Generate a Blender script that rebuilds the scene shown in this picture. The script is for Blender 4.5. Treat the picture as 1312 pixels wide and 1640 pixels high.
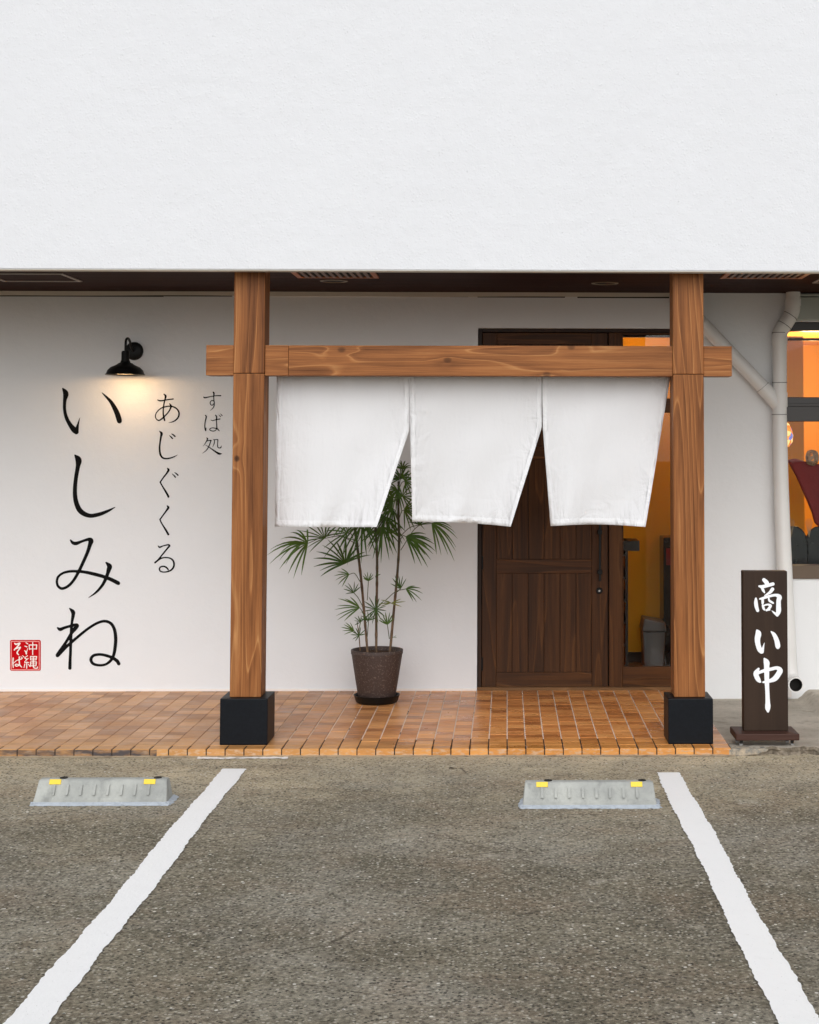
import bpy, math, random
import numpy as np
from mathutils import Vector, Matrix

# ------------------------------------------------------------------ scene, camera, light
random.seed(7)
for o in list(bpy.data.objects):
    bpy.data.objects.remove(o)
S = bpy.context.scene
COL = S.collection
R = math.radians

F = 2490.0                                   # focal length in pixels of the 1312 px wide photograph
PSI, TH, RHO = R(1.0), R(3.0), R(0.07)
EYE = np.array([0.0, -8.81, 1.7])
FW = np.array([math.sin(PSI) * math.cos(TH), math.cos(PSI) * math.cos(TH), math.sin(TH)])
RT = np.cross(FW, [0, 0, 1]); RT /= np.linalg.norm(RT)
UP = np.cross(RT, FW)
RT, UP = RT * math.cos(RHO) + UP * math.sin(RHO), -RT * math.sin(RHO) + UP * math.cos(RHO)
CX, CY = 855.68, 581.56

cam = bpy.data.cameras.new('camera'); camo = bpy.data.objects.new('camera', cam); COL.objects.link(camo)
camo.matrix_world = Matrix(((RT[0], UP[0], -FW[0], EYE[0]), (RT[1], UP[1], -FW[1], EYE[1]),
                            (RT[2], UP[2], -FW[2], EYE[2]), (0, 0, 0, 1)))
cam.sensor_fit = 'HORIZONTAL'; cam.sensor_width = 36; cam.lens = F / 1312 * 36
cam.shift_x = (656 - CX) / 1312; cam.shift_y = (CY - 820) / 1312
cam.clip_end = 600
S.camera = camo

W = bpy.data.worlds.new('World'); S.world = W; W.use_nodes = True
wn, wl = W.node_tree.nodes, W.node_tree.links
sky = wn.new('ShaderNodeTexSky'); sky.sky_type = 'NISHITA'; sky.sun_disc = False
SUN_EL, SUN_AZ = R(35), R(180)               # azimuth clockwise from +Y: behind the camera
sky.sun_elevation = SUN_EL; sky.sun_rotation = SUN_AZ
sky.air_density = 1.0; sky.dust_density = 1.5; sky.ozone_density = 1.0
hs = wn.new('ShaderNodeHueSaturation'); hs.inputs['Saturation'].default_value = 0.16
wl.new(sky.outputs[0], hs.inputs['Color']); wl.new(hs.outputs[0], wn['Background'].inputs[0])
wn['Background'].inputs[1].default_value = 0.15

sun = bpy.data.lights.new('sun', 'SUN'); suno = bpy.data.objects.new('sun', sun); COL.objects.link(suno)
sun.energy = 1.3; sun.angle = R(66); sun.color = (1.0, 0.995, 0.985)
sd = Vector((math.sin(SUN_AZ) * math.cos(SUN_EL), math.cos(SUN_AZ) * math.cos(SUN_EL), math.sin(SUN_EL)))
suno.rotation_euler = sd.to_track_quat('Z', 'Y').to_euler()

S.view_settings.view_transform = 'Standard'; S.view_settings.look = 'None'
S.view_settings.gamma = 1; S.view_settings.use_curve_mapping = False
S.view_settings.exposure = 0.06

# ------------------------------------------------------------------ helpers
def at(px, py, Y=None, Z=None):
    """point of the real plane Y=const or Z=const surveyed from the photograph"""
    d = FW + RT * (px - CX) / F - UP * (py - CY) / F
    t = (Y - EYE[1]) / d[1] if Y is not None else (Z - EYE[2]) / d[2]
    p = EYE + d * t
    return Vector((float(p[0]), float(p[1]), float(p[2])))

def worldpos(o):
    v = Vector((0, 0, 0))
    while o is not None:
        v = v + o.location; o = o.parent
    return v

def thing(name, label, cat, loc=(0, 0, 0), group=None):
    o = bpy.data.objects.new(name, None); COL.objects.link(o); o.location = loc
    o.empty_display_size = 0.1
    o['label'] = label; o['category'] = cat
    if group: o['group'] = group
    return o

def tag(o, label, cat, group=None):
    o['label'] = label; o['category'] = cat
    if group: o['group'] = group
    return o

class MB:
    def __init__(s): s.v = []; s.f = []
    def add(s, vs, fs):
        b = len(s.v); s.v += [tuple(v) for v in vs]; s.f += [tuple(b + i for i in f) for f in fs]; return s
    def box(s, x0, x1, y0, y1, z0, z1):
        return s.add([(x0,y0,z0),(x1,y0,z0),(x1,y1,z0),(x0,y1,z0),(x0,y0,z1),(x1,y0,z1),(x1,y1,z1),(x0,y1,z1)],
                     [(0,3,2,1),(4,5,6,7),(0,1,5,4),(1,2,6,5),(2,3,7,6),(3,0,4,7)])
    def tube(s, pts, rad, n=14, caps=True):
        pts = [Vector(p) for p in pts]
        rads = rad if isinstance(rad, (list, tuple)) else [rad] * len(pts)
        rings = []; prev = None
        for i, p in enumerate(pts):
            t = (pts[min(i + 1, len(pts) - 1)] - pts[max(i - 1, 0)]).normalized()
            if prev is None:
                a = Vector((0, 1, 0)) if abs(t.y) < .9 else Vector((1, 0, 0))
                u = t.cross(a).normalized()
            else:
                u = (prev - t * prev.dot(t)).normalized()
            prev = u; w = t.cross(u)
            rings.append([p + (u * math.cos(2*math.pi*k/n) + w * math.sin(2*math.pi*k/n)) * rads[i] for k in range(n)])
        b = len(s.v)
        for r in rings: s.v += [tuple(q) for q in r]
        for i in range(len(rings) - 1):
            for k in range(n):
                a0 = b + i*n + k; a1 = b + i*n + (k+1) % n
                s.f.append((a0, a1, a1 + n, a0 + n))
        if caps:
            s.f.append(tuple(b + k for k in range(n))[::-1])
            s.f.append(tuple(b + (len(rings)-1)*n + k for k in range(n)))
        return s
    def lathe(s, prof, c, n=40, axis='Z'):
        b = len(s.v)
        for (r, h) in prof:
            for k in range(n):
                a = 2*math.pi*k/n
                if axis == 'Z': s.v.append((c[0] + r*math.cos(a), c[1] + r*math.sin(a), c[2] + h))
                else: s.v.append((c[0] + r*math.cos(a), c[1] + h, c[2] + r*math.sin(a)))
        for i in range(len(prof) - 1):
            for k in range(n):
                a0 = b + i*n + k; a1 = b + i*n + (k+1) % n
                s.f.append((a0, a1, a1 + n, a0 + n))
        return s
    def prism(s, poly, y0, y1, axis='Y'):
        n = len(poly)
        if axis == 'Y': vs = [(x, y0, z) for x, z in poly] + [(x, y1, z) for x, z in poly]
        else: vs = [(y0, x, z) for x, z in poly] + [(y1, x, z) for x, z in poly]
        return s.add(vs, [tuple(range(n)), tuple(range(2*n-1, n-1, -1))] + [(i, i+n, (i+1) % n + n, (i+1) % n) for i in range(n)])
    def build(s, name, m, parent=None, smooth=False, bevel=0, kind=None, fix=True):
        me = bpy.data.meshes.new(name)
        off = worldpos(parent) if parent is not None else Vector((0, 0, 0))
        me.from_pydata([(v[0]-off.x, v[1]-off.y, v[2]-off.z) for v in s.v], [], s.f)
        if fix:
            import bmesh
            bm = bmesh.new(); bm.from_mesh(me); bmesh.ops.recalc_face_normals(bm, faces=bm.faces); bm.to_mesh(me); bm.free()
        if m: me.materials.append(m)
        if smooth:
            for p in me.polygons: p.use_smooth = True
            try: me.set_sharp_from_angle(angle=R(40))
            except Exception: pass
        me.update()
        o = bpy.data.objects.new(name, me); COL.objects.link(o)
        if parent is not None: o.parent = parent
        if bevel:
            b = o.modifiers.new('bevel', 'BEVEL'); b.width = bevel; b.segments = 2; b.limit_method = 'ANGLE'
        if kind: o['kind'] = kind
        return o

def catmull(pts, n=8):
    P = [np.array(p, float) for p in pts]
    if len(P) < 3: 
        return [P[0] + (P[-1]-P[0]) * k / n for k in range(n+1)]
    P = [2*P[0]-P[1]] + P + [2*P[-1]-P[-2]]
    out = []
    for i in range(1, len(P)-2):
        a, b, c, d = P[i-1:i+3]
        for k in range(n):
            t = k / n
            out.append(.5*((2*b) + (-a+c)*t + (2*a-5*b+4*c-d)*t*t + (-a+3*b-3*c+d)*t**3))
    out.append(P[-2]); return out

# ------------------------------------------------------------------ materials
class NT:
    def __init__(s, name):
        s.m = bpy.data.materials.new(name); s.m.use_nodes = True
        s.t = s.m.node_tree; s.n = s.t.nodes; s.l = s.t.links; s.b = s.n['Principled BSDF']
        s.co = s.n.new('ShaderNodeTexCoord')
        s.geo = s.n.new('ShaderNodeNewGeometry')
    def lk(s, a, b): s.l.new(a, b)
    def node(s, t, **k):
        x = s.n.new(t)
        for q, v in k.items(): setattr(x, q, v)
        return x
    def val(s, sock, v):
        if isinstance(v, bpy.types.NodeSocket): s.l.new(v, sock)
        else: sock.default_value = v
    def mapping(s, src, scale=(1,1,1), loc=(0,0,0), rot=(0,0,0)):
        m = s.node('ShaderNodeMapping'); s.lk(src, m.inputs[0]); m.inputs['Scale'].default_value = scale
        m.inputs['Location'].default_value = loc; m.inputs['Rotation'].default_value = rot; return m.outputs[0]
    def noise(s, v, scale, detail=3, rough=.5, dist=0, w=None):
        x = s.node('ShaderNodeTexNoise')
        if w is not None: x.noise_dimensions = '4D'; s.val(x.inputs['W'], w)
        s.lk(v, x.inputs['Vector']); x.inputs['Scale'].default_value = scale; x.inputs['Detail'].default_value = detail
        x.inputs['Roughness'].default_value = rough; x.inputs['Distortion'].default_value = dist; return x.outputs[0]
    def vor(s, v, scale, feat='F1', rnd=1, out='Distance'):
        x = s.node('ShaderNodeTexVoronoi'); x.feature = feat; s.lk(v, x.inputs['Vector'])
        x.inputs['Scale'].default_value = scale; x.inputs['Randomness'].default_value = rnd; return x.outputs[out]
    def math(s, op, a, b=0, c=None, clamp=False):
        x = s.node('ShaderNodeMath', operation=op); x.use_clamp = clamp
        s.val(x.inputs[0], a); s.val(x.inputs[1], b)
        if c is not None: s.val(x.inputs[2], c)
        return x.outputs[0]
    def ramp(s, f, stops, interp='LINEAR'):
        x = s.node('ShaderNodeValToRGB'); s.lk(f, x.inputs[0]); e = x.color_ramp.elements
        x.color_ramp.interpolation = interp
        while len(e) < len(stops): e.new(.5)
        for q, (p, c) in zip(e, stops):
            q.position = p; q.color = (c, c, c, 1) if isinstance(c, (int, float)) else (*c, 1)
        return x.outputs[0]
    def mix(s, f, a, b, mode='MIX'):
        x = s.node('ShaderNodeMix', data_type='RGBA', blend_type=mode)
        s.val(x.inputs[0], f)
        for sock, v in ((x.inputs[6], a), (x.inputs[7], b)):
            if isinstance(v, bpy.types.NodeSocket): s.l.new(v, sock)
            else: sock.default_value = (*v, 1)
        return x.outputs[2]
    def sep(s, v):
        x = s.node('ShaderNodeSeparateXYZ'); s.lk(v, x.inputs[0]); return x.outputs
    def bump(s, h, dist=.01, strength=1.0, prev=None):
        x = s.node('ShaderNodeBump'); s.lk(h, x.inputs['Height']); x.inputs['Distance'].default_value = dist
        x.inputs['Strength'].default_value = strength
        if prev is not None: s.lk(prev, x.inputs['Normal'])
        return x.outputs[0]
    def done(s, col=None, rough=.5, normal=None, spec=None, **kw):
        if col is not None:
            if isinstance(col, bpy.types.NodeSocket): s.lk(col, s.b.inputs['Base Color'])
            else: s.b.inputs['Base Color'].default_value = (*col, 1)
        s.val(s.b.inputs['Roughness'], rough)
        if normal is not None: s.lk(normal, s.b.inputs['Normal'])
        if spec is not None: s.b.inputs['Specular IOR Level'].default_value = spec
        for k, v in kw.items(): s.val(s.b.inputs[k.replace('_', ' ')], v)
        return s.m

def plain(name, col, rough=.5, vary=.08, nscale=6, bump=0, bscale=80, spec=None, **kw):
    n = NT(name); P = n.geo.outputs['Position']
    f = n.noise(P, nscale, 4, .6)
    c = n.mix(f, tuple(x*(1-vary) for x in col), tuple(min(1, x*(1+vary)) for x in col))
    nm = n.bump(n.noise(P, bscale, 4, .6), bump) if bump else None
    return n.done(c, rough, nm, spec, **kw)

def plaster(name, col, lines=False):   # lines: coarser outdoor render with trowel marks
    n = NT(name); P = n.geo.outputs['Position']
    f = n.noise(P, 1.3, 5, .6)
    c = n.mix(f, tuple(x*.965 for x in col), tuple(min(1, x*1.02) for x in col))
    st = n.ramp(n.noise(n.mapping(P, (.5, .5, 7)), 1.2, 4, .6), [(.55, 0), (.75, 1)])
    z = n.sep(P)[2]
    if lines:
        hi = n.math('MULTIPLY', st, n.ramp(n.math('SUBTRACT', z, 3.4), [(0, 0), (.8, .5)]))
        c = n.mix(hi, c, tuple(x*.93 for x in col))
        vp = n.node('ShaderNodeTexVoronoi'); n.lk(P, vp.inputs['Vector']); vp.inputs['Scale'].default_value = 9
        pit = n.math('MULTIPLY', n.math('LESS_THAN', vp.outputs['Distance'], .045), n.math('GREATER_THAN', n.sep(vp.outputs['Color'])[0], .72))
        c = n.mix(n.math('MULTIPLY', pit, .35), c, tuple(x*.55 for x in col))
        tr = n.ramp(n.noise(n.mapping(P, (.9, 1, 26)), 1.7, 6, .75), [(.56, 0), (.66, 1)])
        c = n.mix(n.math('MULTIPLY', tr, n.ramp(n.noise(P, 1.1, 3), [(.45, 0), (.65, .16)])), c, tuple(x*.86 for x in col))
    g1 = n.noise(P, 110, 4, .75); g2 = n.noise(P, 9, 3, .5); g3 = n.ramp(n.vor(P, 42), [(.0, 1), (.35, 0)])
    g4 = n.noise(n.mapping(P, (1.2, 1, 22)), 1.6, 4, .65)
    h = n.math('ADD', n.math('MULTIPLY', g1, .55), n.math('MULTIPLY', g3, .35))
    nm = n.bump(h, .0030 if lines else .0012)
    nm = n.bump(n.math('ADD', g2, n.math('MULTIPLY', g4, .12 if lines else .1)), .006 if lines else .004, prev=nm)
    return n.done(c, .85, nm, .2)

def wood(name, dark, mid, light, axis, knots=0.0, figure=15.0, rough=.5, bump=.0010, fine=.74, spec=.18):
    n = NT(name); P = n.co.outputs['Object']
    oi = n.node('ShaderNodeObjectInfo'); w = n.math('MULTIPLY', oi.outputs['Random'], 37.0)
    sc = {'X': (.26, 3.0, 3.0), 'Z': (3.0, 3.0, .20)}[axis]
    sf = {'X': (.9, 42, 42), 'Z': (42, 42, .9)}[axis]
    base = n.noise(n.mapping(P, sc), 1.6, 2, .4, .25, w=w)
    if knots:
        px_, py_, pz_ = n.sep(P); k2 = n.node('ShaderNodeCombineXYZ')
        n.val(k2.inputs[0], n.math('ADD', n.math('MULTIPLY', px_, 1.5 if axis == 'X' else 4.6), w)); n.val(k2.inputs[1], n.math('MULTIPLY', pz_, 4.6 if axis == 'X' else 1.9))
        vk = n.node('ShaderNodeTexVoronoi'); vk.voronoi_dimensions = '2D'; n.lk(k2.outputs[0], vk.inputs['Vector']); vk.inputs['Scale'].default_value = 1.0
        dl_ = n.node('ShaderNodeVectorMath', operation='SUBTRACT'); n.lk(k2.outputs[0], dl_.inputs[0]); n.lk(vk.outputs['Position'], dl_.inputs[1])
        sc_ = n.node('ShaderNodeVectorMath', operation='MULTIPLY'); n.lk(dl_.outputs[0], sc_.inputs[0]); sc_.inputs[1].default_value = (.45, .22, 0) if axis == 'X' else (.22, .45, 0)
        ln_ = n.node('ShaderNodeVectorMath', operation='LENGTH'); n.lk(sc_.outputs[0], ln_.inputs[0])
        gate = n.math('LESS_THAN', n.sep(vk.outputs['Color'])[0], .38)
        kx = n.math('ADD', ln_.outputs['Value'], n.math('MULTIPLY', n.math('SUBTRACT', 1, gate), 5))
        base = n.math('ADD', base, n.math('MULTIPLY', n.ramp(kx, [(0, 1), (.10, 0)], 'EASE'), .035))
    rings = n.math('FRACT', n.math('MULTIPLY', base, figure))
    rc = n.ramp(rings, [(0, .36), (.05, .80), (.14, .48), (.5, .40), (.88, .24), (1, .36)])
    fn = n.math('ADD', n.math('MULTIPLY', n.noise(n.mapping(P, sf), 3, 5, .72, w=w), .65), n.math('MULTIPLY', n.noise(n.mapping(P, tuple(q*.28 for q in sf)), 3, 3, .6, w=w), .35))
    big = n.noise(n.mapping(P, tuple(x*.5 for x in sc)), 2.2, 2, .5, w=w)
    k = n.math('ADD', n.math('MULTIPLY', rc, .42), n.math('MULTIPLY', fn, fine))
    k = n.math('ADD', k, n.math('MULTIPLY', n.math('SUBTRACT', big, .5), .35))
    c = n.ramp(k, [(.34, dark), (.57, mid), (.88, light)])
    stn = n.ramp(n.noise(n.mapping(P, tuple(x*1.4 for x in sc)), 3.2, 5, .7, .5, w=w), [(.46, 0), (.68, 1)])
    c = n.mix(n.math('MULTIPLY', stn, .38), c, tuple(x*.85 for x in dark))
    if knots:
        kk = n.ramp(n.math('ADD', kx, n.math('MULTIPLY', n.math('SUBTRACT', fn, .5), .012)), [(0, 1), (.011, .85), (.019, .0)])
        c = n.mix(n.math('MULTIPLY', kk, knots), c, tuple(x*.30 for x in dark))
    nm = n.bump(n.math('ADD', rc, n.math('MULTIPLY', fn, .8)), bump)
    return n.done(c, rough, nm, spec)

M = {}
M['upper'] = plaster('white_stucco', (.735, .747, .775), True)
M['wall'] = plaster('smooth_white_plaster', (.785, .80, .82))
M['wallR'] = plaster('side_white_plaster', (.84, .845, .85))
gd, gm, gl = (.085, .026, .007), (.300, .112, .034), (.56, .28, .105)
M['woodZ'] = wood('oiled_cedar_upright', gd, gm, gl, 'Z', knots=.9)
M['woodX'] = wood('oiled_cedar_crosswise', gd, tuple(x*1.05 for x in gm), gl, 'X', figure=17, knots=.6)
dd, dm, dl = (.024, .008, .0018), (.078, .028, .0070), (.15, .060, .016)
M['doorZ'] = wood('dark_stained_wood_upright', dd, dm, dl, 'Z', figure=12, rough=.42)
M['doorX'] = wood('dark_stained_wood_crosswise', dd, tuple(x*1.25 for x in dm), tuple(x*1.2 for x in dl), 'X', figure=13, rough=.42)
M['frame'] = wood('dark_frame_wood', (.012, .006, .004), (.028, .013, .007), (.05, .022, .01), 'Z', figure=5, rough=.4)
M['stone'] = plain('black_granite', (.0045, .006, .009), .42, .6, 60, .0004, 160, spec=.15)
M['soffit'] = wood('dark_brown_ceiling_board', (.020, .0065, .004), (.034, .011, .007), (.052, .018, .011), 'X', figure=4, rough=.6, fine=.7, spec=.06)
M['trim'] = plain('cream_trim_paint', (.66, .60, .52), .7, .05, 3, .001, 40)
M['underside'] = plain('underside_paint', (.66, .64, .58), .8, .08, 4, .002, 40)
M['frame2'] = None
M['black'] = plain('black_metal', (.005, .005, .005), .45, .1, spec=.25)
M['gap'] = plain('gap_shade_black', (.01, .008, .006), .8)  # near-black that puts the shade of gaps and holes into colour
M['pvc'] = plain('offwhite_pipe_paint', (.79, .775, .75), .42, .05, 5, .0004, 50)
M['pvcgap'] = plain('pipe_joint_sealant', (.16, .15, .14), .7)
M['ventframe'] = plain('orange_brown_vent_wood', (.40, .15, .065), .5, .1)
M['slat'] = plain('brown_vent_slat', (.16, .10, .075), .5, .1)
M['hatch'] = plain('hatch_aluminium', (.42, .37, .34), .4, .05)
M['lightring'] = plain('downlight_bronze', (.20, .15, .10), .35, .05)
M['white'] = plain('white_lamp_enamel', (.8, .75, .65), .4, .02)
M['ink'] = plain('black_wall_paint', (.006, .006, .006), .9, .05, spec=.12)
M['red'] = plain('red_seal_paint', (.50, .002, .006), .8, .12, 60, spec=.1)
M['pink'] = plain('pale_pink_paint', (.82, .30, .28), .6, .1, 60)
M['cream'] = plain('cream_white_paint', (.85, .80, .76), .6, .04)
M['signwhite'] = plain('glossy_white_lettering', (.86, .87, .90), .35, .02)
M['signbrown'] = wood('dark_brown_sign_wood', (.030, .017, .011), (.038, .022, .014), (.048, .028, .018), 'Z', figure=5, rough=.5, bump=.0004)
M['signbase'] = wood('reddish_brown_board', (.045, .020, .014), (.070, .033, .025), (.10, .052, .04), 'X', figure=6, rough=.5)
M['steel'] = plain('worn_steel', (.35, .35, .35), .35, .1, Metallic=1.0)
M['yellow'] = plain('yellow_reflector', (.85, .60, .02), .35, .05)
M['soil'] = plain('dark_potting_soil', (.07, .035, .018), .9, .6, 60, .02, 60)
M['interior'] = plain('orange_interior_wall', (.80, .38, .022), .8, .06, 2)
M['intfloor'] = wood('interior_floor_boards', (.10, .05, .02), (.20, .10, .04), (.3, .16, .07), 'X', rough=.35)
M['sash'] = plain('dark_bronze_sash', (.020, .014, .011), .35, .1)
M['sill'] = plain('brown_window_sill', (.115, .075, .045), .5, .1)
M['shutter'] = plain('grey_green_shutter_box', (.42, .45, .41), .5, .04, 2)
M['maroon'] = plain('maroon_cloth', (.20, .006, .010), .7, .3, 5, .004, 15)
M['glossblack'] = plain('black_leather', (.012, .014, .018), .22, .2, 20)
M['greybin'] = plain('grey_bin_plastic', (.17, .17, .18), .4, .05)
M['darkshelf'] = plain('dark_shelf_wood', (.02, .012, .009), .5, .2)
M['paperw'] = plain('white_card', (.55, .50, .42), .7, .1)
M['twig'] = plain('pale_twig', (.35, .27, .18), .8, .3, 30)
M['mortar'] = plain('pale_blue_mortar', (.42, .46, .51), .85, .22, 30, .006, 60)

def glass(name):
    n = NT(name); n.n.remove(n.b)
    tr = n.node('ShaderNodeBsdfTransparent'); tr.inputs[0].default_value = (.93, .95, .94, 1)
    gl = n.node('ShaderNodeBsdfGlossy'); gl.inputs['Roughness'].default_value = .01
    fr = n.node('ShaderNodeFresnel'); fr.inputs[0].default_value = 1.28
    mx = n.node('ShaderNodeMixShader'); n.lk(fr.outputs[0], mx.inputs[0]); n.lk(tr.outputs[0], mx.inputs[1]); n.lk(gl.outputs[0], mx.inputs[2])
    n.lk(mx.outputs[0], n.n['Material Output'].inputs[0]); return n.m
M['glass'] = glass('window_glass')

def emit(name, col, st):
    n = NT(name); return n.done((.8, .8, .8), .4, Emission_Color=(*col, 1), Emission_Strength=st)
M['bulb'] = emit('lit_bulb', (1, .72, .38), 25)
def stained():
    n = NT('lit_stained_glass'); v = n.node('ShaderNodeTexVoronoi'); n.lk(n.co.outputs['Object'], v.inputs['Vector']); v.inputs['Scale'].default_value = 28
    c = n.ramp(n.sep(v.outputs['Color'])[0], [(0, (.9, .25, .03)), (.3, (1, .75, .3)), (.5, (1, .35, .05)), (.72, (.8, .05, .02)), (.82, (.15, .2, .6)), (1, (1, .8, .35))], 'CONSTANT')
    n.lk(c, n.b.inputs['Emission Color']); n.b.inputs['Emission Strength'].default_value = 1.1
    return n.done(c, .3)
M['stained'] = stained()

def tile_mat():
    n = NT('glazed_terracotta_tile'); P = n.geo.outputs['Position']
    x, y, z = n.sep(P)
    ix = n.math('FLOOR', n.math('DIVIDE', n.math('SUBTRACT', x, 1.265), .105))
    iy = n.math('FLOOR', n.math('DIVIDE', n.math('ADD', y, .002), .105))
    cb = n.node('ShaderNodeCombineXYZ'); n.lk(ix, cb.inputs[0]); n.lk(iy, cb.inputs[1])
    wh = n.node('ShaderNodeTexWhiteNoise'); wh.noise_dimensions = '2D'; n.lk(cb.outputs[0], wh.inputs[0])
    rv = wh.outputs[0]; rc = n.sep(wh.outputs[1])
    # streaky glaze running across the tiles, offset from tile to tile
    off = n.node('ShaderNodeCombineXYZ'); n.lk(n.math('MULTIPLY', rc[0], 9), off.inputs[0]); n.lk(n.math('MULTIPLY', rc[1], 9), off.inputs[1])
    ad = n.node('ShaderNodeVectorMath', operation='ADD'); n.lk(P, ad.inputs[0]); n.lk(off.outputs[0], ad.inputs[1])
    streak = n.noise(n.mapping(ad.outputs[0], (7, 38, 20)), 1.3, 3, .6)
    patch = n.noise(P, 1.4, 3, .5)
    side = n.math('ADD', n.math('MULTIPLY', n.math('ADD', x, 1.75), .62), n.math('MULTIPLY', n.math('SUBTRACT', patch, .5), 1.1), clamp=True)
    left = n.ramp(n.math('ADD', n.math('MULTIPLY', rv, .6), n.math('MULTIPLY', streak, .4)), [(.2, (.37, .175, .075)), (.5, (.50, .25, .11)), (.8, (.65, .35, .16))])
    right = n.ramp(n.math('ADD', n.math('MULTIPLY', rv, .35), n.math('MULTIPLY', streak, .65)), [(.25, (.30, .095, .024)), (.45, (.64, .235, .065)), (.72, (.88, .40, .13))])
    c = n.mix(side, left, right)
    # ochre tint growing towards the outermost rows
    edge = n.math('SUBTRACT', 1, n.math('MULTIPLY', y, 2.6), clamp=True)
    c = n.mix(n.math('MULTIPLY', edge, .45), c, (.60, .29, .055))
    riser = n.ramp(z, [(0, 1), (1, 0)])
    rs = n.math('MULTIPLY', n.math('LESS_THAN', z, -.004), n.ramp(n.noise(n.mapping(P, (9, 9, 30)), 2.4, 3, .6), [(.5, 0), (.62, .75)]))
    c = n.mix(rs, c, (.60, .42, .28))
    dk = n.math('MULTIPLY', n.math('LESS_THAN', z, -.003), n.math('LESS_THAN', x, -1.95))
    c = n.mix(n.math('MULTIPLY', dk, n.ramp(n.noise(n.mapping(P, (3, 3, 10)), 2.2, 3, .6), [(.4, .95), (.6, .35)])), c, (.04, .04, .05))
    grime = n.ramp(n.noise(P, 3.1, 5, .7), [(.55, 0), (.8, .35)])
    c = n.mix(grime, c, (.25, .15, .09))
    rgh = n.math('ADD', n.ramp(n.noise(P, 4.5, 3, .6), [(.3, .20), (.7, .42)]), n.math('MULTIPLY', n.math('SUBTRACT', 1, side), .12))
    nm = n.bump(n.noise(n.mapping(P, (1, 1, 1)), 26, 3, .6), .0022)
    return n.done(c, rgh, nm, .5)
M['tile'] = tile_mat()
def grout_mat():
    n = NT('tile_grout'); P = n.geo.outputs['Position']; x, y, z = n.sep(P)
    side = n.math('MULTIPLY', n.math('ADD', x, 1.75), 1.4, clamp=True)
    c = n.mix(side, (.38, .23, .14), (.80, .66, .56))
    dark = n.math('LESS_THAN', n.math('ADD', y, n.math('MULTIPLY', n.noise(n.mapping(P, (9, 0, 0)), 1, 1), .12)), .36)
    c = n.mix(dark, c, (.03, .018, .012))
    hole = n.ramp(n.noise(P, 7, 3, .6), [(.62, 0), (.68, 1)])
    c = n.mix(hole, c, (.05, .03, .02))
    return n.done(c, .85, n.bump(n.noise(P, 90, 3), .002))
M['grout'] = grout_mat()

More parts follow.
